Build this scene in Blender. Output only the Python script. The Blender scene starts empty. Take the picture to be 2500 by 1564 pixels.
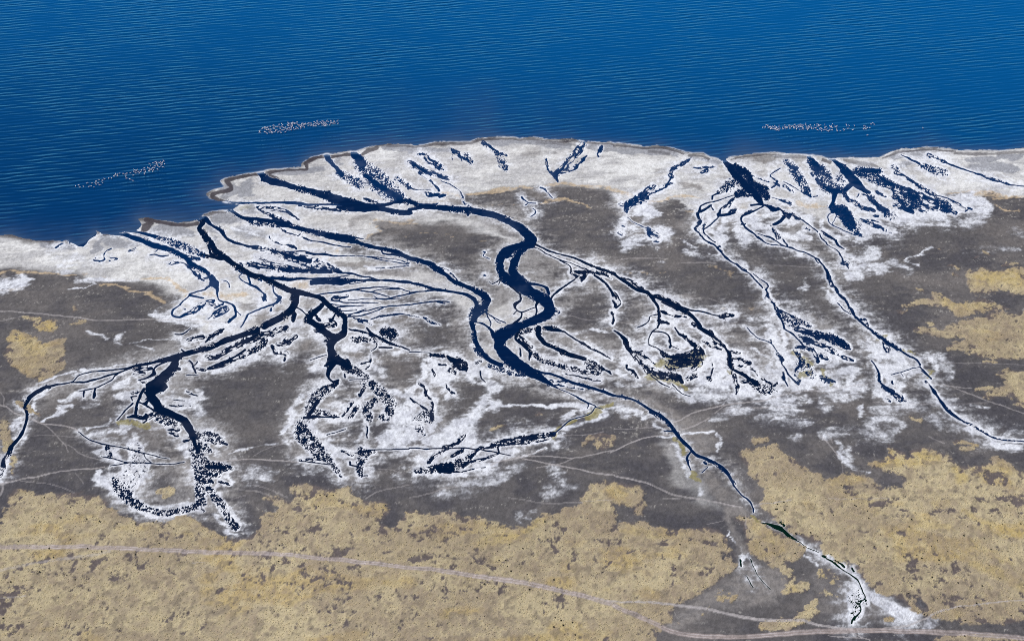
import bpy, math, random
import numpy as np

# ---------------------------------------------------------------- camera, sky, sun, exposure
scene = bpy.context.scene
CAM_H, PITCH, HALF_FOV = 690.0, math.radians(35.0), math.radians(20.0)
cam_data = bpy.data.cameras.new("camera")
cam_data.sensor_width = 36.0
cam_data.lens = 18.0 / math.tan(HALF_FOV)
cam_data.clip_start, cam_data.clip_end = 1.0, 90000.0
cam = bpy.data.objects.new("camera", cam_data)
scene.collection.objects.link(cam)
cam.location = (0, 0, CAM_H)
cam.rotation_euler = (math.pi / 2 - PITCH, 0, 0)
scene.camera = cam

SUN_EL, SUN_AZ = math.radians(52.0), math.radians(-50.0)   # azimuth from +Y towards +X
world = bpy.data.worlds.new("World")
scene.world = world
world.use_nodes = True
wn = world.node_tree.nodes
sky = wn.new("ShaderNodeTexSky")
sky.sky_type = 'NISHITA'
sky.sun_disc = False
sky.sun_elevation = SUN_EL
sky.sun_rotation = SUN_AZ
sky.altitude = 2300
sky.dust_density = 0.1
sky.ozone_density = 3.0
wn["Background"].inputs["Strength"].default_value = 0.10
world.node_tree.links.new(sky.outputs[0], wn["Background"].inputs["Color"])

sun_data = bpy.data.lights.new("sun", 'SUN')
sun_data.energy = 3.6
sun_data.angle = math.radians(0.55)
sun_data.color = (1.0, 0.96, 0.90)
sun = bpy.data.objects.new("sun", sun_data)
scene.collection.objects.link(sun)
from mathutils import Vector
sd = Vector((math.sin(SUN_AZ) * math.cos(SUN_EL), math.cos(SUN_AZ) * math.cos(SUN_EL), math.sin(SUN_EL)))
sun.rotation_euler = (-sd).to_track_quat('-Z', 'Y').to_euler()

scene.view_settings.view_transform = 'Standard'
scene.view_settings.look = 'None'
scene.view_settings.exposure = 0.0
scene.view_settings.gamma = 1.0
scene.cycles.max_bounces = 4
scene.cycles.use_denoising = False
scene.cycles.filter_width = 1.0

# ---------------------------------------------------------------- survey coordinates -> ground
# The delta was surveyed on a grid of "stations" (u, v); this maps a station to metres on the plain.
FOC = 1250.0 / math.tan(HALF_FOV)
CP, SP = math.cos(PITCH), math.sin(PITCH)
def ground(u, v):
    y = (782.0 - v) / FOC
    t = CAM_H / (SP - y * CP)
    return (u - 1250.0) / FOC * t, (CP + y * SP) * t

WATER = """
# t = survey tile origin; C channel, B braided water, D dotted marsh water; x,y,width
h .55
g river
t 500 300
C 640,570,60 700,640,90 800,690,80 920,720,70 1050,760,62 1200,795,62 1330,830,72 1450,865,90 1580,910,110 1700,950,120 1850,985,105 2000,1003,70 2150,1025,62 2300,1055,60 2417,1060,60
C 1560,1000,25 1700,1010,60 1850,1020,60 2000,1020,40
C 1880,965,30 2000,975,30 2130,965,32 2230,940,32 2320,925,50 2417,915,55
B 1880,900,40 2000,935,40 2100,950,30
D 1400,870,50 1500,920,60 1600,955,40
B 1100,975,16 1300,1000,34 1450,1020,44 1600,1030,34
t 1000 300
C 0,922,50 60,945,50 140,985,60 300,996,64 500,1012,60 700,1030,70 850,1060,80 1000,1090,75 1150,1150,80 1250,1210,90 1350,1285,105 1420,1350,120 1435,1420,125
C 0,1022,38 70,1012,38 150,995,45
C 690,1060,55 680,1090,25
t 1000 500
C 1440,410,120 1400,450,110 1300,480,70 1190,520,100 1115,565,100 1070,640,90 1062,720,80 1085,800,95 1150,870,115 1250,930,125 1350,980,135 1450,1045,115 1540,1085,125 1620,1145,125 1655,1220,130 1615,1290,125 1500,1350,95 1350,1410,85 1200,1445,100
C 1390,470,70 1330,540,70 1280,600,75 1235,690,95 1215,780,95 1270,860,105 1340,940,90
D 1250,560,90 1200,640,80 1170,600,60
C 1240,530,30 1180,570,40 1140,620,40
C 1500,1100,60 1600,1090,70 1660,1150,60 1690,1220,60
B 1700,1230,60 1750,1260,60 1700,1310,50
C 1400,930,30 1520,940,28 1610,980,42 1640,1045,40
D 1290,840,60 1380,920,60
t 1000 800
C 1260,0,110 1180,40,130 1090,95,165 1065,170,145 1095,270,145 1170,350,165 1280,440,150 1400,510,125 1520,570,85 1620,630,52 1700,680,32 1780,720,10 1900,780,11 2000,830,18 2100,880,18 2190,920,11 2180,970,10 2100,1030,10 1980,1060,12 1880,1100,12 1780,1190,12 1700,1250,14
D 930,450,40 1050,490,60 1200,530,50 1350,570,30
C 1480,505,30 1580,535,24 1720,555,28 1850,610,28 1950,650,32 2100,690,36 2250,740,36 2417,795,32
B 1640,620,50 1750,640,60 1880,620,40
B 1720,670,20 1850,690,16 2060,720,20
C 2100,880,10 2115,915,10 2105,945,8
C 2190,930,10 2280,960,8
t 1500 800
h .4
C 0,795,25 130,820,25 270,870,25 400,950,30 500,1010,40 570,1060,58 620,1110,50 690,1180,42 750,1270,38 820,1360,34 910,1450,30
C 420,995,30 460,1020,10 500,1060,8
C 590,1210,8 680,1220,12
t 1500 1050
C 700,0,40 770,90,38 850,170,32 920,250,32 980,300,28 1080,340,34 1200,400,42 1280,450,42 1340,520,38 1380,590,28 1430,670,15 1500,760,15 1580,820,17 1640,920,16 1642,965,20
C 910,255,12 880,290,22 860,335,34 880,400,20 910,475,11
C 620,0,14 700,10,20
C 1050,380,20 1070,392,28 1085,400,14
C 1105,435,10 1080,465,7 1030,500,6
C 1405,595,12 1440,635,8
g stream_north
h .5
t 500 300
C 1430,370,60 1480,460,50 1560,550,50 1620,610,60
D 1600,600,90 1700,660,110 1830,720,120
C 1760,370,80 1830,440,110 1850,480,110
D 1830,480,150 1950,600,200 2050,700,220 2150,790,210 2300,880,150
C 1900,620,50 2000,700,60 2150,800,60 2300,890,80
D 2270,660,60 2417,760,60
t 1000 300
B 0,470,90 150,560,90 280,600,80 400,640,60 480,660,30
C 20,450,20 120,540,30 250,600,40
B 110,360,70 190,410,90 290,480,100 400,550,60
B 120,590,40 200,650,30 290,720,34 350,800,38
B 180,820,40 250,850,60 340,850,60
C 340,880,20 385,860,42 420,852,25
B 380,690,10 490,730,10 580,800,14 620,880,30 650,960,34 730,975,26
B 0,760,24 100,800,14 250,790,10
C 0,915,30 60,940,14 250,965,8 340,945,12
t 1000 300
g shore_runnel
h .3
B 500,320,50 580,370,60 650,430,70
D 680,400,80 720,470,60
B 520,360,30 500,430,30
B 870,240,60 950,300,60 1030,350,50
D 1040,370,60 1100,480,110 1140,550,50
B 1080,360,40 1150,390,20
B 2040,240,110 1980,340,100 1900,430,90 1830,520,100 1720,610,70
C 1700,600,40 1720,640,50 1745,695,12
B 1610,400,34 1615,480,30 1650,570,50 1700,620,50
B 2090,390,20 2010,470,60 1920,550,40 1780,590,40
C 1850,470,20 1780,560,20 1720,620,30
B 2250,290,70 2230,390,40
h .7
C 1550,760,18 1600,785,24 1615,815,10 1690,885,7
C 1320,885,20 1370,910,14 1400,940,9 1360,970,6
C 1400,940,6 1500,950,6
C 1460,1012,14 1495,1050,10 1430,1102,7
t 1000 500
C 870,550,14 900,560,10 870,600,7 950,640,6
C 880,830,16 905,835,10
h .5
t 500 300
g tidal_arm
C 40,965,60 200,955,48 350,948,34 560,945,22 850,945,24 1100,950,34 1250,965,28 1450,965,20 1600,972,24 1750,985,40
t 500 300
g stream_mid
C 200,990,60 300,1030,40 400,1090,36 480,1125,40 620,1135,42 760,1155,50 900,1190,72 1050,1225,55 1200,1265,45 1350,1300,58 1500,1330,80 1620,1355,95 1750,1385,85 1810,1415,40 1850,1440,32
D 540,1160,70 680,1190,70 850,1205,60
B 640,1010,30 720,1060,40 800,1100,60 900,1130,50 1020,1190,40
B 620,990,30 800,1010,50 950,1040,44 1110,1130,30
C 1780,1350,14 1880,1375,8
t 500 500
C 1800,440,60 1830,455,34 1950,490,40 2100,520,40 2250,555,50 2330,590,56 2417,630,50
C 2085,530,20 2100,575,20 2200,590,20 2330,600,26
B 2230,560,70 2330,580,60
t 1000 500
C 0,630,45 120,655,50 250,700,58 330,760,65 420,820,55 480,870,50 550,920,48 650,960,44 780,1010,58 870,1060,88 910,1120,95 890,1190,95 830,1240,95 770,1320,70 745,1400,60 740,1450,55
B 330,735,18 420,760,26 490,800,26 560,890,20
D 770,1240,110 740,1340,90
B 840,1250,40 780,1280,60
t 1000 800
C 740,-20,50 770,100,58 800,200,58 850,290,58 920,360,58 1000,410,58 1080,440,60
D 780,260,50 830,320,50
t 1000 500
C 0,915,25 150,950,30 300,990,34 450,1012,30 600,1045,30 700,1070,40 770,1120,50 790,1190,50 770,1250,60
C 0,1035,18 150,1020,13 300,1000,16
C 0,1050,8 100,1030,8
C 0,1175,12 200,1150,14 400,1140,15 480,1155,9
C 330,1150,10 420,1165,10
B 0,1310,16 150,1330,18 250,1380,34 350,1410,24
C 890,1260,16 920,1330,11 960,1390,11 950,1430,9
C 910,1280,9 1000,1330,10 1080,1370,12 1130,1390,9
C 960,1300,7 1020,1370,8 1070,1395,7
C 770,1385,14 870,1410,20 940,1450,22
t 1000 800
C 930,0,24 980,60,40 1010,110,60
g stream_marsh
h .55
t 0 500
t 500 500
C 10,170,70 80,240,28 150,280,34 220,340,44 260,400,34 340,440,28 470,470,18 600,500,12
B 470,480,30 620,510,50 800,550,80 950,590,110 1100,640,130 1300,690,130 1450,740,90 1580,790,50
C 900,570,20 1000,600,40 1130,640,50 1250,660,40
B 380,690,40 600,715,80 800,745,100 1000,775,90 1250,770,80 1500,790,50
C 900,760,30 1020,780,40 1200,770,30 1400,770,14
B 600,600,30 750,680,50 900,720,60 1100,760,50
B 1450,700,40 1530,750,60 1600,790,40
C 1150,700,14 1300,760,16 1450,790,14
C 1560,790,25 1700,805,25 1800,830,16 1950,860,16 2060,885,18 2150,892,28 2417,912,34
C 720,855,30 900,868,44 1000,882,40 1100,872,24 1250,868,18 1500,862,14 1700,830,10
C 1260,915,60 1400,900,70 1560,905,90 1680,905,66 1760,890,34 1900,887,20 2060,892,22
B 600,830,40 800,850,40
C 1700,940,8 1900,905,8
t 500 500
C 1200,575,22 1400,585,26 1540,600,18 1700,600,8 1850,605,10 2050,640,10 2250,680,8 2400,700,8
C 1900,610,8 2200,640,8 2417,690,10
B 2000,750,8 2150,742,16 2417,715,12
C 950,560,12 1150,550,14 1250,570,10
B 760,370,20 800,430,26 930,470,30 1040,490,44 1090,530,20
t 500 300
B 880,1230,20 950,1290,30 1110,1330,16 1140,1270,20
B 1130,1340,30 1250,1390,22
C 1250,1390,12 1400,1410,16 1500,1440,12
t 500 500
C 1400,440,14 1550,480,14 1720,495,6
g stream_west
h .6
t 0 500
C 2330,130,60 2400,190,60 2350,270,50 2395,350,50 2430,420,55
t 500 500
C -20,330,60 20,390,66 65,440,66 95,500,70 150,570,78 230,620,78 330,690,60 450,770,64 560,830,60 700,860,60 800,910,64 900,960,64 1000,1010,70 1100,1030,75 1200,1050,55 1320,1085,54 1400,1120,60 1450,1170,64 1530,1240,62 1620,1300,58 1650,1360,60 1650,1450,60
C -30,585,25 100,620,30 200,640,36
C 45,480,30 55,560,26 110,600,30
t 0 500
C 2360,590,14 2417,600,22
t 500 500
C 1060,1030,90 1068,1100,92 1060,1180,88 1010,1250,84 930,1310,80 820,1370,80 700,1430,74
B 1060,1290,60 1040,1360,60
t 500 800
C 620,20,66 480,80,62 300,130,58 150,190,54 0,250,52
B 960,10,80 800,60,110 620,110,110 420,190,90 250,270,70 150,330,50
C 640,60,30 520,130,20 380,200,20 250,260,16
D 700,170,100 620,240,90 520,290,60
B 480,330,60 350,360,80 200,430,70 40,480,40
C 480,260,20 380,330,24 260,390,18
B 20,350,60 120,360,50 190,330,40
B 1080,100,60 980,170,70 870,200,60
D 950,150,70 1000,180,50
B 800,220,50 830,300,70 960,310,60 940,380,30
B 50,120,70 180,40,70
C 0,160,20 100,90,20 220,10,20
t 0 800
C 2417,245,58 2300,280,58 2180,310,58 2060,350,66 1950,378,48 1800,405,30 1650,438,34 1560,460,24 1400,490,14 1200,510,14 1110,515,13 1000,540,11 910,575,12 870,625,14 780,650,17 700,665,17 600,690,30 520,710,44 430,760,48 350,820,52 310,890,44 300,930,32 320,1000,34 320,1070,34 290,1170,28 250,1270,28 180,1350,38 110,1430,44
B 260,950,40 300,960,50
h .75
C 1560,470,14 1400,530,16 1250,570,20 1100,610,20 1000,640,20 850,640,16
C 1420,520,11 1350,570,16 1330,610,14 1220,670,11 1100,710,11 930,750,9
C 1115,715,22 1120,800,34 1110,825,30
C 990,755,24 990,815,22
C 2150,260,14 2200,300,20
t 0 1050
C 270,0,20 210,100,34 140,190,50 100,260,48
B 90,290,50 60,350,70 30,450,70 0,530,60
g stream_delta
h .7
t 0 800
C 2085,370,80 2040,460,105 1960,560,125 1880,640,150 1800,720,170 1775,800,110 1850,900,100 1900,970,105 2050,1030,76 2170,1090,95 2230,1180,95 2290,1280,85
B 1720,640,60 1640,620,20
B 1760,690,80 1900,720,90 1960,690,40
C 1960,400,18 1850,450,20 1810,490,24 1810,540,40 1730,590,20 1640,620,12
B 1590,480,60 1700,480,80 1780,470,60
B 1580,550,30 1700,530,50
C 1700,720,40 1660,800,34 1630,860,28 1600,950,36 1600,1020,36
B 1560,770,50 1640,750,40
C 1560,890,22 1480,970,16 1420,1040,13 1370,1090,11
C 1560,860,12 1550,820,14 1620,800,12
C 1640,880,14 1750,930,20 1840,980,20
C 1500,1050,20 1590,1040,50 1680,1060,40 1720,1020,40
B 1700,1100,50 1760,1040,80 1840,1000,60
B 1740,850,60 1700,900,40
D 1840,870,80 1900,950,90
D 1880,1060,110 1980,1100,120 2060,1140,70
B 2000,1210,40 2100,1200,60
C 2090,480,40 2120,490,30
h .55
C 2230,390,18 2290,460,22 2310,530,15
C 2330,400,12 2290,450,12
C 2200,560,8 2330,555,8
B 2200,150,40 2400,100,60
C 2060,70,12 2150,70,16 2260,10,12
B 2050,850,14 2180,855,14
B 2000,920,30 2240,915,20
B 2200,750,30 2330,800,20
B 2330,480,30 2417,500,40
t 0 1050
D 2310,60,130 2330,250,150 2340,400,150 2370,550,160 2360,700,120 2380,850,120
C 2280,40,50 2300,160,40 2330,240,30
B 2000,40,40 2100,60,40
B 2170,130,30 2230,120,30
t 500 1050
D 20,60,120 120,100,120 190,120,70
C 200,145,20 250,165,28
D 0,200,90 60,240,50
D 0,350,80 60,420,120 180,440,120 300,450,60
D 20,520,120 150,500,110
C 20,420,40 120,430,50 220,440,40
D 20,580,90 90,610,50
B 180,600,50 290,640,40
D 40,680,90 100,760,90 180,860,110 240,960,100 310,1080,90 370,1140,90
D -60,850,60 -20,950,30
h .65
t 0 1050
D 1270,200,60 1300,300,60
D 1340,580,60 1420,680,170 1500,780,150 1620,870,110 1750,930,80 1900,980,70 2050,970,70 2200,930,80 2330,890,80
h .45
D .36 1580,190,150 1620,300,190 1650,390,230 1590,500,270 1500,620,260
h .5
C 930,20,9 1040,100,13 1200,155,13 1500,215,11 1700,270,11 1850,305,8 2000,335,7
C 1200,305,9 1300,325,11 1400,350,11 1520,385,11 1700,380,12 1900,395,9 2050,395,9 2170,375,10
C 1300,420,7 1400,405,9 1520,390,10
C 1700,270,7 1720,330,8 1780,370,7
g stream_fork
h .7
t 0 500
C 1200,335,16 1350,345,20 1470,350,40 1580,390,60 1700,430,62 1800,470,66 1950,510,62 2080,560,55 2190,620,58 2230,680,60 2320,730,60 2417,775,55
C 880,215,14 960,265,24 1060,310,20
C 820,410,50 900,440,70 960,450,80 1040,390,60 1110,340,60
B 650,510,20 740,450,20
h .6
C 1480,310,22 1620,320,24 1700,340,34 1830,375,44
D 1830,375,44 1960,415,64 2100,470,90 2250,530,90 2400,600,60
B 2000,690,40 2080,680,50 2180,700,40 2270,770,60 2350,850,70 2400,880,40
B 2200,620,60 2350,640,50
C 1760,600,10 1830,590,14 1900,610,18 2000,600,8
C 1850,530,14 1830,550,8
h .35
B 1310,520,16 1235,560,16 1230,650,20 1190,665,26 1110,655,20
B 1150,610,16 1110,655,16
B 1280,665,16 1380,640,20 1300,620,24
B 1520,545,20 1600,520,30
h .7
t 500 500
C -10,765,40 60,830,50 100,890,90 110,930,110 140,990,40 150,1050,19 155,1110,14 200,1130,14 300,1160,18 350,1200,28 370,1290,26 340,1330,34 280,1380,30
B 0,990,30 60,950,30
B 0,860,30 60,850,20
C 350,1220,8 430,1300,8
C 200,890,8 270,910,8 290,970,16
B 20,1140,50 100,1130,40
B 60,1170,50 200,1200,70 260,1230,80 150,1290,60 40,1330,50
C 220,1160,20 120,1220,20
C 200,1220,20 90,1290,20
B 380,750,40 450,800,40
C 430,820,9 400,860,10 470,910,12 540,940,28 620,980,28 700,1050,18
C 715,1060,30 712,1110,52
B 690,1110,60 720,1130,40
C 520,840,26 540,930,24
C 800,950,13 815,1030,13 860,1075,22 885,1095,50 840,1150,28 720,1200,15 600,1250,15 500,1300,18 470,1380,18 430,1440,13
C 780,1220,18 775,1250,34
C 830,1150,12 800,1200,10
C 900,1130,8 890,1160,8
C 640,880,20 680,900,8
t 0 500
C 2240,1050,20 2190,1110,14 2100,1190,12 2030,1260,24 2040,1310,24 2110,1330,26 2200,1290,36
B 2200,1290,50 2300,1240,90 2400,1180,80
C 2240,1050,15 2330,1020,13 2417,1000,12
C 2240,1065,26 2400,1095,15
B 2130,1190,20 2180,1230,30
g stream_loop
h .75
t 500 500
C 1390,1190,58 1330,1240,66 1250,1300,86 1230,1360,86 1300,1410,66 1380,1450,66
C 1090,1215,11 1150,1250,13 1195,1290,10
C 1540,1280,13 1520,1330,22 1480,1370,34
B 1300,1280,60 1350,1360,50
B 1480,1360,60 1540,1410,60 1420,1420,60
t 500 800
C 1380,0,80 1440,70,95 1520,120,110
C 1640,-20,64 1640,60,78 1570,110,90 1510,150,105 1490,220,78 1500,290,80 1510,350,115 1500,400,125 1480,460,66 1455,530,48 1465,590,26 1520,630,20 1575,615,22 1560,650,40
B 1290,20,60 1370,60,60
D 1430,160,60 1480,200,60
C 1560,380,100 1640,420,100 1700,470,80
D 1650,450,120 1750,500,100 1850,540,70 1930,575,30
C 1700,400,40 1690,380,40
C 1640,540,14 1648,580,24
B 1500,420,90 1420,440,50
C 1250,385,9 1350,345,11 1440,325,10
D 1540,660,60 1450,720,110 1330,800,140 1270,880,140 1250,960,130 1250,1030,120
C 1330,860,40 1280,960,40 1230,1030,40
D 1250,1030,120 1400,1010,90 1550,1040,50
C 1170,1055,28 1280,1052,34 1400,1057,14 1600,1050,12
D 1180,1100,130 1130,1190,140 1150,1290,150 1240,1370,150 1330,1440,160
h .45
D .45 1880,640,90 1970,660,110
D 1970,660,110 2050,740,130 2130,820,130 2180,900,140 2180,1000,110
D 2010,850,60 1910,960,130 1950,1050,100
D 2090,1060,80 2150,1080,60
B 1880,700,60 1830,800,50
h .7
C 1940,590,10 1850,605,8 1700,625,6
B 1640,1040,40 1690,950,40 1760,870,30
B 1800,920,60 1720,1060,50
B 1900,1100,20 1920,1200,20 1910,1300,20
B 1450,1260,14 1660,1190,10
h .7
B 1750,20,30 1950,80,50 2100,140,60 2250,200,40 2417,270,14
C 1700,10,14 1900,60,16 2050,110,24 2160,170,30 2300,220,14 2417,265,10
C 1905,0,20 1960,60,24 2050,110,22
D 1750,140,70 1900,140,60 2030,160,40
D .7 2120,50,110 2220,80,120
C 2030,180,14 2030,230,13 1960,280,7
C 2060,240,20 2200,230,18
B 1950,330,24 1950,430,24 1900,480,30
B 1950,400,20 1830,430,30
t 1000 800
C 0,285,11 150,290,9 250,300,12 245,345,9
D .75 250,320,30 400,330,40
C 440,330,30 500,370,56 570,410,80
D .75 560,420,130 640,460,100
D 480,500,60 540,530,40
B 360,430,30 430,440,30
B 280,500,40 290,580,40
B 430,660,16 470,740,50 520,780,50
C 830,520,24 840,590,16 900,650,9
D 790,410,40 850,390,20
B 120,660,40 190,720,40 200,800,40 270,880,40 260,1000,60 280,1090,40
B 0,830,30 100,900,30 200,970,40
D .5 80,1080,90 180,1040,140 240,1080,100
D .55 110,1180,90 170,1260,40
t 500 1050
h .75
D 1200,70,190 1260,160,180 1340,240,170 1430,320,110 1500,390,80 1560,480,66 1600,540,30
C 1590,535,12 1615,545,16
C 1110,355,9 1300,380,10 1480,400,10 1550,400,8
B 1120,350,30 1300,340,60 1400,330,40
D 1850,240,90 1870,310,120 1830,400,80 1820,470,70 1845,545,30
C 1720,370,20 1720,410,20 1830,435,14
B 1620,240,30 1740,290,50
C 1780,265,9 1950,235,13 2100,230,11 2250,225,9 2417,225,12
D 1900,270,80 2000,250,40
C 1870,540,10 1920,540,12
t 1000 1050
C 0,215,13 300,215,13 600,210,11 780,215,13 900,235,13 1000,250,11 1200,300,7
h .8
B 800,210,40 950,190,60 1100,150,90 1300,110,100 1500,80,90 1700,40,70
D .45 1000,170,70 1200,130,90 1450,90,90 1680,50,60
B 1100,180,20 1400,150,20 1650,110,20
D 800,235,40 700,310,80 620,380,140 480,430,140
D .85 480,440,120 350,450,100
D 300,460,100 150,470,70 90,480,60
B 1030,270,30 900,330,36 750,360,40 640,400,40
B 350,500,14 600,490,14 750,460,16 900,440,12
B 450,220,30 300,290,50 220,380,50
B 640,220,40 500,310,50
B 640,60,60 560,150,60 400,200,40
C 1045,200,20 1050,250,20
g stream_oxbow
h .6
t 1000 500
C 1150,930,18 1260,1010,16 1310,1060,20 1300,1130,22 1250,1170,34 1250,1220,18 1270,1245,13 1330,1270,13 1440,1220,11 1490,1210,9
C 1330,1270,13 1310,1330,20 1240,1390,24 1160,1430,24
C 1270,1245,10 1225,1295,9
C 1510,1140,46 1500,1200,22 1490,1300,16
C 1070,870,14 1040,910,10 980,935,8 950,910,7
C 1075,890,9 1055,945,8
h .7
t 1000 800
D 1310,40,70 1420,30,60
C 1280,50,30 1260,120,44 1330,190,44 1420,280,40 1420,340,30 1410,385,10
D 1460,300,60 1540,370,60 1700,430,60 1900,480,60 2050,520,60 2200,540,50
B 1300,100,50 1380,180,60 1450,230,40
C 1300,240,14 1310,330,20
C 1520,10,80 1530,90,48 1600,180,52 1750,250,52 1900,320,52 2050,370,48
D 2050,370,50 2200,430,60 2300,490,36
C 2250,460,20 2310,490,18 2355,520,30 2372,550,14
D 2080,420,60 2150,490,110 2230,520,90
C 1600,5,60 1700,10,60 1800,40,20 1850,60,14 2000,160,16 2050,190,30
B 2050,190,40 2120,240,34 2250,290,16 2380,370,34
B 1850,545,14 2000,580,16 2150,610,24 2240,625,14
g stream_terrace
h .75
t 1000 500
C 1490,465,18 1600,530,18 1800,590,18 2000,650,26 2150,720,32
B 2150,720,40 2300,775,50 2417,815,40
C 2150,720,16 2300,775,22 2417,815,24
t 1500 500
C 0,820,24 120,900,36 250,985,40 400,1040,40 440,1090,46 500,1180,26 530,1260,20 520,1400,26 510,1450,20
B 60,850,40 200,900,40 330,990,40
B 500,1180,40 540,1300,30 520,1400,50
C 450,1075,30 600,1130,40 720,1190,60 850,1260,54 950,1350,44 1010,1430,40
B 480,1060,30 620,1110,40 760,1180,40
B 560,1150,20 750,1240,40
C 750,1180,20 900,1240,18 1050,1260,18 1240,1310,14
B 1250,1310,60 1330,1310,100 1390,1300,60
B 560,1260,40 700,1310,40 850,1330,20
B 920,1400,60 980,1420,60
C 270,1450,12 390,1390,12 430,1310,10 530,1290,8
B 560,1370,50 640,1400,50
C 1440,690,0
h .8
t 1500 800
C 1000,0,44 1130,70,46
B 1130,60,70 1220,150,80 1290,220,70
C 1130,70,20 1220,140,16 1290,220,16 1350,300,40 1370,380,36 1375,460,44
B 1350,290,60 1370,400,110 1400,470,60
B 1380,280,40 1480,300,30
B 1400,360,40 1500,380,50 1600,420,70
C 1380,480,20 1480,530,40 1580,590,40 1680,660,60
D .6 1600,610,60 1700,690,110 1800,740,110
B 1400,520,70 1420,620,70 1450,690,60 1430,780,20
B 1500,640,60 1580,630,40
B 1450,440,20 1620,480,30 1720,570,30 1860,670,40 1920,660,30
B 1850,680,60 1920,750,30
B 1050,150,30 1150,210,50 1260,250,40
B 1140,140,30 1200,180,40
C 720,0,18 770,80,22 830,100,20
B 780,70,40 880,150,70 960,220,90 1000,280,100
C 880,150,24 950,210,30 940,270,20
C 510,0,11 440,50,13 410,110,11 410,200,11
B 410,200,16 520,250,20 570,300,30
C 450,45,12 600,60,14 650,110,18 660,160,24 655,230,16
B 655,160,50 660,230,30
C 680,225,9 760,255,9
C 0,30,20 80,90,36 140,150,46 150,190,30
B 140,160,60 170,240,70 250,340,80 330,440,80 420,540,60
B 250,290,60 400,360,50 480,420,40
h .55
B 560,290,60 640,360,120 800,360,150 900,320,120 1000,280,120 1050,350,90
B 700,420,120 880,400,160 1000,420,110 940,480,80
D .5 780,380,120 960,360,140
B 380,470,80 500,540,110 640,570,120 760,590,110 800,640,60
D .5 560,560,80 720,580,110
B 620,440,60 700,500,60
h .8
C 430,560,9 540,640,12 650,700,7
C 690,670,12 800,770,9 900,810,7
B 1150,420,16 1170,480,20 1140,560,20
D 1110,590,60 1130,610,40
D 880,600,60 960,560,60
B 330,270,20 290,290,20
C 150,440,26 150,480,20
B 160,490,40 220,520,60 280,580,30
t 1000 500
C 1440,480,9 1600,570,9 1750,640,12 1950,710,9 2090,760,11
C 1780,660,9 1880,720,11 1910,790,18
B 1900,800,40 1960,820,110 2040,820,130 2020,880,60
B 2050,790,60 2200,800,50 2350,840,40
C 1950,880,16 1860,940,20 1800,980,20 1700,1060,18 1670,1110,18
C 2180,830,24 2300,910,26 2370,1000,26 2400,1070,36
C 2280,800,9 2390,880,8
t 1500 500
B -20,1060,40 30,1100,30
C 0,1030,11 80,1150,11 20,1210,20
B -10,1130,40 10,1200,50
B -30,1270,50 -10,1330,40 -30,1400,40
g stream_gully
h .8
t 1500 300
C 1290,430,30 1360,520,74 1450,640,86 1550,740,86 1640,820,96 1700,900,76 1760,965,24
D .75 1420,520,80 1560,610,100 1630,720,80 1750,800,130 1800,870,90
C 1400,500,16 1530,560,20 1610,660,30 1640,740,30
D .6 1470,700,110 1380,720,110 1310,770,100 1240,820,60
D .7 1560,820,120 1450,840,80
B 1560,790,60 1420,860,60
C 1240,820,14 1165,860,18 1150,910,13
C 1390,850,9 1250,910,11 1150,940,11 1020,980,18 1010,1040,30
B 1010,1020,50 990,1080,60 1020,1150,50 960,1230,70
C 980,1060,20 1010,1130,16 1030,1170,16 950,1240,20 990,1300,16
C 1140,980,22 1080,1020,30 1020,1050,24
C 1140,990,9 1170,1030,7
B 1400,900,50 1330,980,60 1260,1010,30 1220,1080,50
C 1220,1080,30 1220,1120,13 1130,1210,13 1060,1260,14 1050,1300,14
C 1230,1095,28 1340,1085,34 1420,1060,24
B 1420,1030,60 1350,1060,60
B 1080,1180,30 1040,1240,40
t 1500 500
B 990,300,40 1000,350,30 1060,400,26 1120,440,24 1190,470,24
C 990,330,10 1050,400,12 1120,440,12 1190,470,14
B 1240,500,50 1260,550,40
C 1190,470,14 1270,570,20 1320,630,24 1380,670,14 1440,700,14 1500,760,13 1560,790,13 1630,850,14 1690,920,14 1750,980,13
C 1055,290,9 1060,340,11 1130,400,12 1190,440,12
C 1440,690,8 1520,750,9 1560,775,8
C 1640,820,9 1720,880,9 1820,960,13 1790,1000,13
B 1680,840,20 1690,860,20
B 1790,1010,60 1810,1090,80 1870,1150,44 1920,1240,54
D .6 1930,1260,60 1990,1320,90 2070,1390,90 2160,1440,70
C 1930,1290,24 1990,1390,18 2010,1450,18
C 1960,1240,9 2100,1310,18
D .6 2100,1320,40 2200,1380,60 2300,1430,50
t 2000 800
h .85
D .75 -40,70,50 40,90,80 150,130,100 250,180,90 330,220,60
C 340,235,20 375,250,20
C -40,30,10 0,50,10
B 10,200,70 100,240,90 200,300,60 300,350,44 400,390,30
B 20,330,90 80,350,110
B 20,590,90 90,620,90 180,640,40
t 1500 800
C 1570,0,9 1640,80,9 1700,125,7 1850,170,12 1920,280,12
B 1850,150,40 1860,180,30
B 1930,310,50 1970,370,70
C 1960,370,20 1980,440,12 2040,530,14
B 1980,540,50 2000,610,44
C 1990,580,18 2050,690,8
C 2040,530,16 2100,600,18 2170,660,26
C 2000,0,13 2090,60,18 2200,170,18 2250,220,14
B 2150,20,60 2300,60,90 2400,110,100
B 2180,100,60 2300,160,80 2400,200,60
h .55
B 2140,220,60 2250,220,90 2350,300,70 2400,400,60
D .5 2190,400,120 2280,500,150 2330,560,90
B 2130,260,50 2200,400,90 2140,520,60 2180,620,60
g stream_plain
h .8
t 1500 300
C 1770,975,13 1650,1040,18 1540,1080,24 1500,1120,20 1510,1180,20 1560,1250,22 1640,1300,18 1700,1360,14 1780,1410,9 1860,1440,8
B 1490,1200,40 1540,1190,40
B 1620,1040,40 1540,1080,40
C 1610,970,24 1680,960,22 1760,965,12
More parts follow.
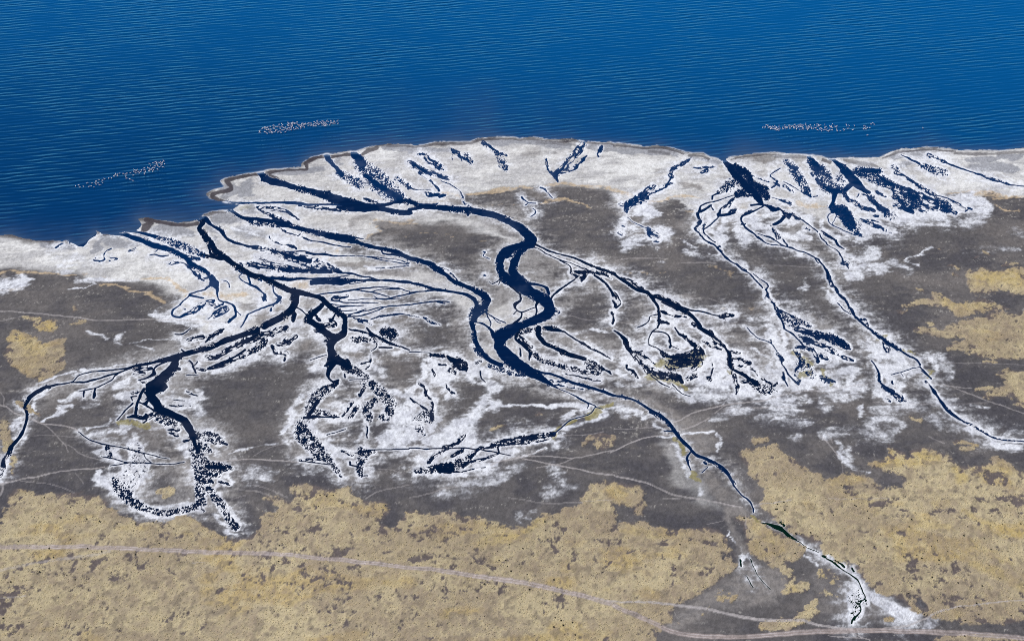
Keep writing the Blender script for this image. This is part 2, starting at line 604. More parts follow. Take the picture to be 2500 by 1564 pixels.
C 1690,1300,7 1850,1360,11 1950,1420,12
C 1780,970,16 1830,990,40 1880,1020,66 1930,1020,40
C 1930,1000,14 1990,1050,20
B 1990,1050,30 2080,1080,70 2180,1120,50
C 2180,1120,12 2300,1200,12 2400,1290,12
C 2010,1110,34 1940,1170,44 1880,1200,34
B 1840,1010,70 1890,1030,60
B 2000,1080,60 2060,1100,60
B 2250,1240,40 2310,1260,30
B 1940,1350,50 1860,1250,30
D .4 1860,1240,60 1920,1330,90 1980,1390,60
t 1500 500
C 1690,370,14 1740,410,11 1810,460,9 1950,475,9 2050,495,12 2200,550,12 2320,600,12 2417,650,13
C 1700,340,7 1850,380,9 1950,450,11 2020,490,12
C 1990,400,14 2040,480,14
C 2350,610,10 2417,690,10
t 2000 500
C 0,650,15 60,730,24 100,800,42 110,860,40
B 100,800,60 130,900,60 150,950,50
B 150,950,40 190,990,34 250,1070,40 310,1120,34 340,1190,30
C 140,900,14 190,990,14 250,1070,18 310,1120,20 340,1190,16 390,1250,14
B 360,1230,60 400,1260,60 430,1320,40
C 400,1290,16 440,1330,24 500,1390,26 560,1440,20
B 480,1340,40 540,1360,40 570,1420,40
C 215,1160,12 280,1230,9 370,1290,11
C 20,310,12 100,350,14 180,410,22 240,480,22 290,515,10
B 60,340,30 200,430,40
C 10,340,10 40,400,14 120,480,9 210,540,11 260,600,14 285,690,18
B 280,690,50 330,700,50 350,750,20
t 2000 800
h .85
C 580,0,18 650,60,18 740,120,22 830,190,26 950,260,22 1050,330,20 1130,360,22 1190,440,20
B 580,0,40 740,120,60 830,190,70 950,260,60
B 760,180,40 800,270,90
h .6
C 1200,460,14 1280,550,14 1325,605,14
C 1210,500,7 1300,580,7
h .85
B 1260,640,40 1300,690,40
C 1300,690,18 1350,750,40 1390,790,26
B 1390,790,30 1430,860,40 1500,950,44 1580,1030,44 1680,1090,24 1800,1150,24 1950,1240,26 2100,1310,22 2300,1335,16 2417,1345,14
C 1400,810,10 1500,950,10 1590,1040,14 1700,1100,8
C 1850,1190,8 2000,1270,8 2150,1325,7 2417,1340,7
C 620,390,12 680,470,14 710,540,22 715,620,22 770,690,28 840,740,26
B 700,540,50 715,620,50
B 740,700,60 850,750,70 950,830,100 1020,860,50
D .5 860,760,60 950,830,90
C 850,550,9 1000,510,8 1190,460,7
C 960,530,8 990,575,7
B 790,840,40 830,860,30
B 860,640,40 870,660,20
g marsh_flat
h .8
t 2000 300
C 120,420,30 190,455,40 270,530,84 370,630,100 450,715,100 530,790,70 590,820,30
D .62 20,560,130 60,640,180 100,730,180 190,780,140 300,800,90
C 60,760,40 180,800,60 300,790,60 380,730,60
D .5 250,660,120 300,720,60
C 190,800,60 175,880,50 160,950,44 130,995,34
D .85 190,1020,110 270,1050,150 330,1130,140 380,1210,110
C 250,1020,60 320,1100,60 390,1200,60
D .6 420,1270,80 470,1320,50
B 440,1300,60 520,1350,40
D .45 420,1150,60 480,1220,70
C 160,1060,9 100,1100,9 120,1180,12 200,1230,12 330,1290,14 420,1330,10
C 200,1100,8 160,1190,8
C 210,1110,8 290,1170,8
D .65 420,570,90 560,600,160 680,660,140 800,710,110
C 520,560,50 600,560,60 720,570,40
C 690,620,30 790,690,40 860,720,30
D .6 860,740,100 960,840,120
D .7 900,870,90 960,920,60
C 1060,830,30 1110,870,40 1190,900,20
D .75 1040,860,110 1150,890,90
B 900,740,60 1100,800,50 1250,880,60
B 620,860,60 700,970,70 780,1040,100
D .5 790,1090,60 860,1100,110
C 620,910,20 700,1000,34 770,1050,44 765,1110,14
B 520,840,60 620,920,60 700,1000,50
B 380,900,60 500,1000,70 650,1040,60
B 300,850,60 350,920,60
C 470,840,8 450,880,10
B 680,820,60 780,870,30
B 1250,880,60 1380,940,90
D .7 1400,930,90 1500,1000,120
B 1500,1000,90 1600,1060,60
D .65 900,970,60 1050,970,110 1180,950,110
B 1200,960,80 1320,1000,60 1400,1010,60
B 980,1000,60 1100,1050,60
B 1200,1040,60 1300,1050,30
D .5 880,520,70 920,570,60
B 900,590,50 1050,660,50 1200,760,70 1330,830,70 1390,900,60
C 960,380,9 1100,440,22 1180,480,28
D .6 1220,500,50 1350,560,100 1480,590,90
B 1290,380,60 1420,430,60 1500,470,30
C 1480,460,10 1560,495,22 1700,545,16 1850,600,16
B 1850,600,26 2050,670,44 2250,720,34
C 1850,600,10 2050,675,12 2250,725,14 2417,748,12
C 1380,850,7 1530,900,12
B 1530,900,24 1640,960,36 1740,1030,24
C 1720,1050,10 1755,1025,14
B 1750,1000,20 1810,1020,16
B 500,1140,30 600,1190,60 720,1240,50 850,1300,20
B 560,1140,20 700,1170,20
B 640,1100,30 690,1110,30
t 1500 300
D .6 2020,450,60 2080,510,110 2150,600,120 2210,700,120 2270,800,90
C 2050,500,30 2150,540,40
B 2270,780,90 2310,870,40
D .7 2300,450,60 2360,520,100 2420,600,80
C 2310,420,60 2380,500,70 2430,560,60
B 2350,600,60 2417,700,60
B 1960,540,12 1870,590,16 1840,640,16 1920,690,30 1850,770,26
B 1890,700,50 1950,740,40
C 2000,700,8 2150,780,8 2310,870,7
B 2000,740,40 2120,820,20
B 1640,620,14 1750,670,26 1830,690,20
C 1840,870,8 2000,930,10
B 1950,910,30 2080,950,60
C 2340,870,10 2390,855,12
g shore_marsh
h .6
B 900,420,24 790,490,50 690,540,60 655,600,44
C 860,430,8 760,500,10 660,560,10 660,610,12
D .7 790,490,40 830,470,30
B 655,610,50 690,640,50
C 690,640,14 640,690,16 600,760,24
B 600,740,50 680,720,60
C 600,760,16 520,800,16
B 560,770,50 480,820,26 410,850,20
B 470,740,60 400,800,100 330,860,110
D .7 340,870,90 380,880,50
D .7 250,890,60 200,930,60
B 260,920,90 160,970,110 130,1030,60
B 60,960,40 150,990,60
C 230,890,24 300,910,10 380,930,6
C 130,1010,30 145,1060,16
B 240,960,60 320,940,30
C 150,1110,4 250,1190,8 400,1250,8
B 400,1260,60 450,1310,110 520,1340,70
D .4 430,1300,70
B 60,1300,50 90,1320,60
B 1090,570,70 1030,580,40
B 1050,520,40 1180,520,40 930,530,16
B 90,1215,30 110,1220,20
B 470,1390,30 530,1400,20
g pool_green
h .3
t 1500 1050
C 1750,1092,8 1830,1112,22 1900,1140,44 1960,1160,50 2020,1210,40 2080,1255,34 2150,1290,12
h .5
C 2150,1295,9 2260,1370,9 2350,1410,11 2417,1440,9
t 2000 1264
h .9
B 20,440,24 80,465,40
C 90,480,12 160,510,20 210,560,18 300,620,12 400,690,12 460,730,12 490,790,12 510,860,13 540,930,12 480,1000,11 490,1100,12 400,1190,18 380,1240,20
C 180,490,10 270,550,26 300,580,16
C 375,590,14 410,635,20
D .4 470,850,90 430,950,160 440,1100,160 390,1190,80
B 540,950,40 570,1010,30
D .22 640,940,60 760,1010,70 900,1090,90 1050,1160,80
h .6
t 1500 1264
C 1480,480,14 1490,500,26 1500,570,14
h .4
C 1600,470,5 1700,680,5 1840,840,5
C 1560,680,5 1640,820,5
t 1500 1050
B 1960,1090,30 2000,1120,30
g stream_fan
h .6
t 500 500
C 1300,1062,12 1500,1040,18 1750,1005,20 1950,975,15 2150,970,10 2300,990,10 2417,1020,10
C 1750,1005,12 1950,1025,14 2100,1060,10 2180,1080,8
C 1950,1025,8 2150,990,12 2300,1000,8
C 2417,1050,18 2250,1080,14 2120,1110,14 2030,1100,10 1990,1075,8
B 1480,1120,40 1550,1100,80 1700,1070,30
C 1500,1130,14 1700,1150,12 2050,1160,8
C 1480,1165,8 1600,1180,10 1800,1190,8
C 1550,1200,10 1800,1190,8 1880,1185,6
C 1560,1215,8 1620,1250,10 1800,1240,8
C 1620,1290,10 1700,1290,10 1900,1250,10 2050,1220,12 2200,1190,16 2417,1175,16
C 1680,1320,14 1850,1300,12 2000,1260,8 2100,1225,8
B 1960,1350,20 2100,1310,24 2300,1290,24
C 2100,1310,12 2300,1290,14 2417,1300,12
C 1750,1330,12 1850,1360,12
B 1820,1360,60 1950,1400,60
C 1700,1120,7 1900,1110,6 2300,1100,6
C 1690,1310,10 1780,1270,8 1900,1230,6
"""
PAINT = """
# strokes: <layer> [amount] x,y,w ... ; polygons: <layer>! [amount] x,y ...
t 0 0 1
sand! 1 -150,560 60,588 180,596 250,570 340,540 420,548 500,530 560,500 505,478 540,440 640,418 740,408 780,380 900,360 1000,352 1150,345 1250,334 1400,340 1550,352 1690,374 1760,392 1900,372 2050,385 2200,366 2350,364 2500,360 2650,360 2650,500 2500,490 2420,478 2330,470 2250,500 2150,530 2080,555 2000,540 1930,500 1850,505 1780,520 1700,520 1640,490 1580,500 1520,520 1490,470 1420,452 1360,447 1280,457 1150,472 1100,490 1060,520 1150,535 1220,560 1265,590 1250,600 1190,565 1100,540 1000,545 930,540 900,580 830,600 860,640 800,660 830,700 900,720 940,740 880,770 780,800 700,790 640,830 540,830 470,800 440,760 430,715 330,690 240,678 160,662 90,650 0,652 -150,660
sand! .75 830,600 960,640 1060,660 1130,700 1170,720 1160,790 1090,740 1040,730 960,715 880,730 830,690
sand! .7 1010,505 1110,515 1180,535 1250,580 1240,600 1190,570 1100,545 1010,530
sand! .85 1160,830 1180,890 1230,880 1170,800 1200,760 1260,730 1330,750 1300,800 1250,810 1240,850 1300,890 1330,905 1240,870
sand! .7 1240,800 1270,810 1300,870 1290,890 1240,860
sand! .55 1290,905 1420,930 1520,975 1580,1010 1520,985 1420,955 1330,930
sand! .5 1600,1040 1690,1110 1770,1230 1840,1300 1880,1310 1800,1240 1850,1290 1700,1240 1650,1200 1600,1100
sand! .45 1690,1010 1740,1060 1750,1090 1720,1110 1690,1080 1660,1050
grey! .8 1500,960 1560,960 1660,1000 1740,1010 1745,1060 1760,1100 1720,1120 1770,1190 1830,1240 1840,1260 1790,1270 1815,1350 1810,1370 1840,1380 1910,1380 1920,1440 1880,1460 1900,1480 1770,1490 1650,1545 1600,1545 1720,1440 1800,1400 1775,1290 1760,1230 1720,1190 1710,1140 1690,1130 1640,1060 1590,1010
grey! .5 1990,1360 2090,1430 2250,1520 2050,1530 1950,1490
grey! .5 180,1060 400,1000 440,1080 330,1130
grey! .6 1000,1080 1150,1060 1180,1080 1100,1110
t 0 500
grey .9 100,840,60 100,860,80
sand .5 560,460,120 640,490,90
damp 1 500,460,60 700,470,50 900,470,60
damp .9 1250,400,100 1400,430,120 1600,470,80
damp .9 1200,480,80 1120,520,50
damp .8 1560,350,90 1800,400,70
damp 1 1850,260,110 2000,290,150 2200,330,120 2280,360,80
damp .7 1500,500,60 1350,480,40
brown 1 1720,180,54 1800,195,50 1720,270,90 1690,315,60
brown 1 1800,185,40 1950,215,36 2200,245,34 2340,215,40
brown .9 1230,345,40 1320,350,20
brown .6 1150,330,40
brown .5 500,425,20 640,430,26 740,425,20
brown .4 0,372,14 150,365,20 280,410,16
t 500 300
brown 1 300,940,16.0 200,925,28.8 120,895,43.2 80,860,43.2 130,830,36.8 230,810,40.0 320,780,43.2 290,730,51.2 265,690,64.0 320,665,40.0 480,630,27.2 620,605,28.8
brown 1 740,595,43.2 800,640,40.0 870,680,40.0 930,710,20.8
brown 1 740,590,35.2 850,572,28.8 980,558,17.6 1100,560,16.0 1220,545,27.2 1190,480,40.0 1280,430,36.8 1370,400,36.8
brown .8 1330,410,40.0 1420,400,32.0
brown 1 1480,402,35.2 1580,388,27.2 1750,372,27.2
brown .9 1850,400,40.0 1870,460,32.0 1910,490,16.0
brown .9 1850,375,32.0 1920,330,40.0 2030,295,36.8
brown .6 2150,275,24.0 2417,275,19.2
brown .6 20,1090,40.0 110,1060,24.0 240,1060,19.2
damp 1 260,830,140 380,760,120 480,820,140 560,700,90
damp 1 480,860,130 560,890,60
damp .8 850,600,70 1100,590,90 1350,570,80
damp .9 1600,440,90 1560,400,50
damp 1 2100,310,60 2417,310,60
damp 1 100,1130,80 250,1110,90 420,1150,60
damp 1 430,1050,60 560,1050,60
damp .9 520,980,50 800,1000,60 950,1030,40
damp .8 100,1280,60 180,1260,40
green .5 380,1040,20 450,990,24 540,975,24
t 500 500
damp 1 70,200,120 150,140,140 300,150,120 420,170,60
damp .8 80,300,80 170,330,90
damp .6 120,420,60
damp .5 400,300,160 700,340,160
grey .9 2030,220,70 2150,235,80 2417,230,90
grey .5 1720,190,90 1850,150,70 2000,160,50
grey .9 1850,690,90 2000,690,70
grey .9 1600,720,80 1800,725,70
mud .8 2300,350,160 2417,320,180
mud .8 2200,440,90 2417,470,120
mud .6 1900,800,60 2200,790,90 2417,760,100
mud .5 2250,820,60 2417,840,50
grey .7 1400,980,80 1600,960,50
grey .6 1250,1130,140 1200,1200,110
grey .6 1110,1320,90
grey .6 1400,1260,120
grey .6 1900,1100,60 2200,1130,70
grey .7 400,1200,90 560,1190,90
grey .8 620,1340,140 760,1290,140 900,1230,110
grey .7 2200,1370,120 2417,1390,100
orange .9 -20,1060,90 250,1095,90 500,1060,80
orange .7 900,1030,120
orange .85 1050,920,100 1180,940,130 1250,1000,80
orange .4 700,960,100 640,1000,90
orange .7 1950,210,20 2050,170,30 2250,215,30 2417,180,36
orange .8 2000,250,30 1990,330,34 1900,400,30 1830,440,26
orange .7 1720,470,44 1620,500,40 1550,560,30 1440,650,30
orange .5 2417,360,80
orange .6 1200,830,40 1300,830,40
t 1000 300
damp .9 0,330,60 200,300,60 500,290,60
brown 0.68 -20,285,22.0 200,268,22.0 400,250,19.8 700,245,18.700000000000003 830,210,18.700000000000003 1000,190,18.700000000000003 1250,200,14.3
brown 0.68 1250,200,14.3 1500,200,13.200000000000001 1700,222,13.200000000000001 1900,225,12.100000000000001
damp 1 900,230,60 1200,230,60 1500,250,80 1900,260,70
brown 0.425 1500,235,22.0 1800,250,27.500000000000004 1950,260,33.0
brown 0.68 2050,225,27.500000000000004 2250,240,14.3 2417,252,14.3
damp .8 2150,270,60 2417,290,70
grey .5 1300,370,120 1500,360,130
grey .5 1750,350,60
orange .9 670,840,30 900,812,34 1100,792,34 1300,760,34 1430,780,16
orange .9 1590,740,30 1700,715,40 1850,705,40 2000,730,24 2200,755,40 2417,800,60
orange .9 1600,970,24 1700,930,38 1850,910,38 2000,940,24 2100,990,20
orange .7 1100,1090,14 1300,1210,24 1450,1310,20 1560,1380,14
orange .8 220,920,30 310,900,30
orange .7 380,830,20 560,850,40
orange .6 850,985,30 1100,980,24 1300,980,14
orange .6 0,1170,30 110,1190,20
orange .6 100,1300,30 300,1320,30 460,1330,16
orange .5 780,1400,30 880,1400,30
grey .8 420,920,90 560,930,80
grey .9 1300,1270,90 1200,1170,50
t 1500 300
orange .9 -30,780,50 100,820,50 220,890,40
orange .9 390,935,20 550,910,30 700,860,40 900,850,34 1050,890,30
orange .8 820,1070,34 920,1075,26
orange .8 1430,960,50 1560,1000,30
orange .8 1680,1060,40 1740,1060,20
orange .9 2130,930,44 2300,960,54 2417,950,54
orange .8 2050,990,26 2130,1040,34
orange .6 1150,910,30 1270,940,30
orange .5 1080,1090,24
damp 1 50,310,60 300,330,80 600,350,80 760,400,60
brown 0.765 0,265,22.0 150,272,24.200000000000003 330,300,22.0 520,300,18.700000000000003 700,330,18.700000000000003 820,370,16.5
brown 0.51 400,340,27.500000000000004 650,370,33.0
brown 0.765 880,390,27.500000000000004 1000,390,22.0 1120,430,14.3
damp .9 900,430,50 1080,460,40 1250,470,40
brown 0.68 1370,430,7.700000000000001 1500,405,13.200000000000001 1700,385,13.200000000000001 1900,375,12.100000000000001
grey 1 1420,440,40 1600,430,90 1850,430,90
brown 0.595 1900,395,33.0 2150,400,38.5 2300,410,33.0
green .5 1240,490,60
grey .5 700,520,120 500,560,100
grey .6 800,740,70 1000,760,50
mud .8 650,900,60 780,970,90 700,1000,60
mud 1 620,1100,110 800,1130,200 820,1250,200 900,1350,120
mud .6 1180,1280,80 1300,1240,90
mud .7 1130,1290,60
mud .7 2060,1220,90 2150,1280,130
mud .5 1550,1380,160 1400,1400,90
mud .9 250,1150,50 300,1190,60
mud .8 180,1240,60 230,1100,60
mud .7 300,1340,120 450,1430,90
grey .5 1220,640,80 1340,680,50
grey .4 1700,600,110
t 2000 300
brown 0.85 40,440,33.0 130,470,33.0
brown 0.595 300,440,33.0 450,480,49.50000000000001 600,500,49.50000000000001 690,520,22.0
brown 0.765 750,410,16.5 850,380,22.0 950,345,24.200000000000003 1100,330,16.5 1300,322,12.100000000000001 1600,335,14.3
damp 1 850,430,90 1000,400,60 1250,380,90
damp .9 900,530,70 1050,500,60
brown 0.68 1600,360,27.500000000000004 1900,370,27.500000000000004 2200,360,27.500000000000004 2417,345,27.500000000000004
damp 1 1700,410,40 2000,420,60 2417,410,60
damp .8 1800,520,120 2100,520,120 2300,560,90
orange .9 -20,960,60 130,970,24
orange .8 850,945,22 1100,912,20 1250,890,20
orange .7 300,960,40 230,980,34
orange .6 500,940,16 680,930,16
orange .9 1520,830,20 1700,815,24 1900,830,30 2100,850,30 2300,880,40 2417,885,44
orange .9 2050,970,14 2200,1010,15 2417,1020,15
orange .7 1480,870,24 1400,880,20
orange .6 1850,965,20 1960,970,16
mud 1 2000,870,40 2100,900,90 2300,930,90 2417,950,60
t 0 500
orange .9 -20,810,30 150,780,30 400,775,34 600,790,34 700,830,30 900,820,14
orange .9 1260,850,20 1500,870,24 1800,880,28 2000,910,40 2150,990,60 2200,1040,40 2130,1120,40
orange 1 1200,955,20 1350,960,24 1550,1000,24 1750,1040,30 1870,1080,60 1930,1150,70
orange .7 0,1030,14 150,1010,20 300,970,20
orange .5 950,810,20 1200,820,20
green .3 850,750,60
salt .9 0,960,160 100,940,140 230,920,120 300,860,100
salt .7 300,820,80
salt .6 1000,860,60 1300,870,60 1600,880,50
salt .5 1100,920,60 900,890,60
salt 1 860,985,14 980,985,12
salt .7 1000,985,8 1130,940,10
salt .9 2200,1150,100 2280,1180,120
salt .7 1850,1300,90 2050,1350,90 2300,1380,110
salt .5 1950,1240,60 2080,1150,60
salt .35 950,630,150 700,760,120
t 500 500
salt .9 300,270,20 450,300,22 650,345,20
salt .7 600,620,120 850,640,100 1000,690,80
salt .7 850,400,120 1000,450,120
salt .6 1200,500,90 1400,500,60
salt .6 1200,610,60 1400,640,80
salt .9 1900,700,20 2050,750,60 2300,750,50
salt .8 1600,1120,90 1900,1200,110 1700,1260,110 2000,1280,80
salt .8 1520,1180,60
salt .8 700,1150,80 560,1250,80 480,1300,60
salt .8 150,1250,120 60,1380,140 350,1400,110
salt .8 1130,1390,120 1000,1400,120
salt .8 1450,1320,90 1600,1400,100
salt .6 1180,1020,40 1300,1000,50
t 500 800
salt .9 600,300,90 400,420,90 150,510,100
salt .7 1380,110,110
salt .7 1850,210,120 1650,220,100
salt .7 1350,420,140 1300,480,90
salt .8 2250,310,60 2350,290,50
salt .9 1150,800,70 1080,980,90 1000,1080,90 970,1250,60
salt .8 1700,950,160 1500,880,120
salt .9 1300,1130,100 1280,1230,110 1400,1320,120
salt .9 1850,830,90 1930,770,60
salt .8 2200,760,70 2417,820,110
salt .95 2200,950,140 2250,1100,200 2200,1250,200 2100,1350,150
salt .9 2350,1000,160 2400,1200,200 2330,1380,160
salt .7 1500,1080,90 1650,1100,60
salt .6 1000,1370,80
salt .6 1880,1200,60 1850,1350,60
salt .5 1960,480,90 2100,560,90
mud 1 1760,1180,110 1780,1300,130 1770,1400,90
mud .7 1680,740,110 1550,780,90
mud .8 1700,800,90
mud .6 1620,1300,60 1500,1200,60
mud .5 1420,500,60
grey .6 1250,130,110 1200,220,130
grey .7 1750,280,90 1850,330,110
t 1000 800
salt 1 0,760,90 100,680,80 180,560,60 190,450,60
salt 1 300,400,90 400,480,160 550,540,110 330,590,120
salt .9 450,270,60 600,320,60 680,400,70 740,470,120 800,600,110
salt .9 860,480,90 960,580,110 980,680,110
salt .9 420,620,50 460,800,110
salt 1 920,640,140 930,780,130 880,900,120 860,970,110 760,1040,140 620,1130,170 500,1230,200 420,1320,180 200,1330,120
salt .9 1000,930,110 1100,920,70
salt 1 1100,950,20 1300,935,18 1600,930,20 1800,915,34 1950,920,70 2080,940,110
salt .8 700,1200,160 720,1320,160 600,1380,120
salt .9 150,820,100 320,850,60 330,960,70 330,1060,60 250,1180,80
salt .9 0,900,90 50,1000,90 30,1150,90 50,1280,120
salt .8 950,1310,20 1080,1300,30
salt .9 1800,1110,60 1950,1020,60
salt .9 1900,1200,60 2050,1130,60 2200,1080,60 2350,1000,60
salt .6 2250,1060,110 2417,960,60
salt .7 1850,1260,60 1700,1330,90 1750,1380,80
salt .8 1440,80,110 1330,80,90
salt .5 1750,300,110 1900,370,90
salt .5 1900,60,30 2080,140,40
salt .7 2200,10,30 2417,30,20
salt .5 1600,480,60 2000,600,60
salt .5 1500,440,40
mud 1 1000,1340,50 900,1330,40
orange .5 1840,510,30
olive 1 2080,1070,40 2200,1030,60 2300,970,60 2400,910,40
olive .8 1880,1130,40 1960,1110,40 1780,1230,40 1750,1310,50
t 1000 1050
salt 1 100,350,90 200,400,80 400,250,110 600,280,90 700,350,90
salt 1 750,420,60 900,400,60 1000,330,60 1100,260,60 1250,230,50
salt .9 150,520,80 400,520,60 600,520,50
salt .8 1300,320,14 1450,270,16 1600,230,24
salt .35 300,590,110 500,640,150 800,640,200 1000,560,150 1150,480,110 1350,400,110
salt .38 400,780,150 700,720,150 250,830,90
salt .3 1650,450,110 1750,600,150 1800,700,130 1600,740,110 1900,650,110
salt .22 1250,1000,110 1350,1060,90 1450,950,90
salt .5 1700,200,90 1800,130,90
dark 1 1330,580,170 1380,680,190 1300,720,130
dark .7 1500,800,120 1350,900,120 1200,980,110
dark .7 1000,420,60 1050,360,50
dark .6 1750,880,200 1650,980,150
dark .6 500,900,120 300,930,120
olive .5 1750,60,60 1760,120,40
t 500 1050
salt .9 120,680,40 200,780,50 270,900,50 330,1010,40 400,1090,30
salt .8 320,450,60 270,530,80 330,620,50
salt .4 600,480,150 800,540,130 500,600,130
salt .35 1200,430,110 1350,460,90
salt .8 200,180,60 120,300,60
salt .8 1450,160,110 1550,260,110 1650,330,80
salt .5 1900,400,60 1960,480,60
salt .3 2300,560,110 2417,620,130
salt .8 300,1190,60 350,1240,40 150,1000,60
salt .5 250,300,20 700,200,16 960,160,16
dark 1 450,900,200 500,1050,200 450,1180,200 250,1220,80
dark .8 750,900,90 800,970,60
dark .9 1000,580,80 1250,540,110 1450,600,120 1700,640,110
dark .8 1900,720,170 2200,780,120 2250,960,110 2150,1100,110
mud .6 100,380,0
t 0 1050
salt .9 1130,480,60 1150,580,110 1220,660,110 1330,750,60 1420,820,40
salt .8 1560,900,40 1700,990,50 1850,1020,30 2100,1000,30
salt .8 1150,270,30 1240,220,50
salt .9 1400,250,110 1430,360,90
salt .6 1700,560,60 1660,640,50
salt .8 1850,920,60 2050,890,40 2250,830,50
salt .8 2200,200,110 2200,330,80
salt .6 1600,80,90 1550,160,90
salt .6 1250,60,110 1060,60,60
salt .7 150,220,30 180,150,30 240,90,30
salt .8 60,400,60 40,520,60 0,600,50
salt .3 1700,180,110
mud 1 1950,150,200 1900,200,150
mud .8 1380,90,110
dark .9 1950,600,200 1800,700,160 2100,750,160 1900,850,130
dark .9 500,650,130 800,700,110
dark .8 1300,900,110 1500,1010,90 1700,1050,70
dark .9 20,850,90 20,1050,60
grey .9 1240,450,40
t 0 800
salt .9 500,650,24 600,600,24 720,540,24 900,490,20
salt .8 950,480,18 1200,470,16 1400,410,14 1550,425,14
salt .6 1000,520,60 850,560,60
salt .8 560,720,24 470,790,24 400,850,30 350,960,40 370,1040,30
salt .7 700,840,40 850,790,60 1000,760,60
salt .9 870,890,40 750,920,40 680,980,40 600,1040,30 560,1100,14
salt .5 1000,900,60 1150,890,60
salt .8 1450,810,90 1600,780,90 1700,860,60
salt .9 1350,700,60 1500,620,80 1620,560,60
salt .7 1300,1060,30 1260,1120,40 1150,1180,30 1000,1190,24
salt .7 1400,1150,60 1500,1200,80 1300,1240,60
salt .8 2200,420,90 2300,500,130 2380,380,110
salt .8 2000,780,90 2100,880,110 2200,960,80 2330,820,120
salt .6 2100,70,90 2200,200,60 2130,150,60
salt .8 2417,160,60 2300,230,20
salt .6 2330,1000,110 2300,1100,90
salt .6 1050,40,30 1150,80,30 1300,110,30
salt .45 1420,60,60 1430,180,60
salt .5 1650,200,40 1750,280,40
salt .5 1550,155,8 1800,125,10 2050,110,10
salt .6 250,960,50 240,990,60
salt .5 200,1200,60 270,1100,60 250,1350,50 170,1420,30
salt .5 1500,360,10
olive .7 1350,1130,60 1550,1130,90 1740,1160,100
olive .4 1950,1070,60
grey .7 900,600,40 1050,580,50
grey .6 900,700,60 1100,680,40
mud .8 1400,1000,90 1000,1050,150 1300,950,90
t 1500 500
salt .9 100,200,110 80,300,110 280,250,90 400,150,90
salt .9 300,60,150 450,100,110 200,130,60
salt .8 500,330,140 620,380,130 380,420,110 150,460,110
salt .5 850,300,50
salt .9 1100,150,130 1130,300,90 1250,420,110 1300,180,110
salt .9 1400,120,110 1600,100,130 1450,300,110 1550,400,140
salt .9 1700,250,130 1800,300,110 1900,420,90
salt .9 1650,160,150 1900,100,60
salt .9 2100,200,90 2250,150,90 2300,300,110 2100,380,110 2300,400,60
salt .8 1480,690,80 1560,740,70
salt .5 750,430,12 950,520,14 1150,600,16 1330,690,14
salt .4 1000,600,90 850,520,60
salt .7 2200,600,60 2300,650,40
salt .5 2200,1000,60 2300,950,60 2280,900,40
salt .8 1000,1190,60 1150,1240,50
salt .6 1400,1260,90 1430,1340,60
salt .5 1600,1370,200 1800,1400,150
salt .7 640,1240,90 750,1330,110 640,1400,90
salt .5 850,1140,60 650,1040,50
salt .6 430,1340,60 350,1420,60
salt .35 550,700,60
orange .7 120,800,26 190,805,26
orange .6 330,800,60
orange .7 570,770,20 630,770,20
orange .7 1100,730,14 1200,710,20 1280,770,60 1370,810,60
orange .5 1290,1190,24 1330,1195,24
orange .5 1500,1200,40 1640,1220,40
t 1500 800
salt .9 430,130,60 500,60,60 300,230,40 500,230,90
salt .9 700,200,110 600,150,60 800,230,90
salt .9 250,420,110 100,400,110 50,380,60 400,400,110 520,460,60
salt .8 180,540,90 60,480,60
salt 1 1000,480,130 900,560,110 1100,400,110 1200,320,110
salt .9 1200,600,110 1000,640,110 1300,680,110
salt .9 1250,430,110 1250,520,110
salt .9 1050,90,60 1150,250,110
salt .9 1500,470,60 1550,700,110 1700,600,60 1750,800,90 1500,760,90
salt .8 1780,420,60 1850,550,90 1950,640,60 1900,800,90
salt .9 2020,100,90 2050,300,90 2070,450,90 2000,230,90
salt .8 1900,100,110 1800,60,90 1950,200,90
salt .9 2100,700,90 2300,680,90
salt .5 1600,250,20 1800,370,20 1900,450,20
salt .45 1000,700,200 1250,780,200 900,750,130
salt .5 650,720,60 800,800,60 950,850,50
salt .5 1600,830,130 1900,850,150 2200,850,200
salt .45 1400,960,110 1600,960,110 1900,960,150 2200,950,200
salt .38 1700,1060,110 2000,1060,150 2300,1080,150
salt .28 1350,1010,110 1200,1080,80
salt .25 2200,1250,130 2150,1350,110
salt .5 50,640,60 150,690,40 460,640,30
salt .6 50,960,110 200,980,90 350,1060,60
salt .4 100,1050,110
salt .6 480,1150,60 560,1210,60
salt .7 550,1290,24 1180,1230,20
salt .6 1210,1250,14 1280,1400,24
grey .6 600,20,60 680,40,60
mud .7 540,130,90 520,180,90
mud .6 400,270,60
mud 1 1650,170,110 1750,230,130 1800,300,110
mud .6 1700,420,60
olive .7 600,400,110 850,380,150 1000,330,110
olive .8 420,540,80 600,600,80 760,650,90 800,720,60
olive .8 960,420,90 540,440,60
olive .7 2170,300,90 2260,400,130
olive .9 2280,560,120 2190,580,90
olive .6 1310,530,60
t 2000 300
salt 1 0,820,90 80,860,60
salt .9 380,940,110 550,900,110 700,800,110 900,680,90 1050,720,60
salt .9 600,1090,130 750,1010,110 450,1060,60
salt .9 1000,900,60 1200,840,60
salt 1 950,1090,90 1200,1090,80 1500,1060,80 1700,1060,90
salt .9 1600,900,130 1800,900,150 1950,930,110
salt .7 1850,1040,110 1950,1050,110
salt .9 700,1250,110 850,1250,90 600,1270,110 500,1400,60
salt .9 40,1180,60 100,1300,60 300,1360,60
salt .6 350,1340,90
salt .6 900,1100,150 1200,1150,130 1500,1130,150
salt .4 1700,1150,150 1900,1120,130
t 2000 500
salt .8 200,480,90 340,600,80 500,650,110 650,640,90
salt .8 150,380,60
salt .6 600,540,90 700,600,90 400,560,60
salt .6 350,760,90 500,780,110 750,760,110 250,700,90
salt .7 350,860,90 500,850,60
salt .8 100,1050,60 200,1130,60
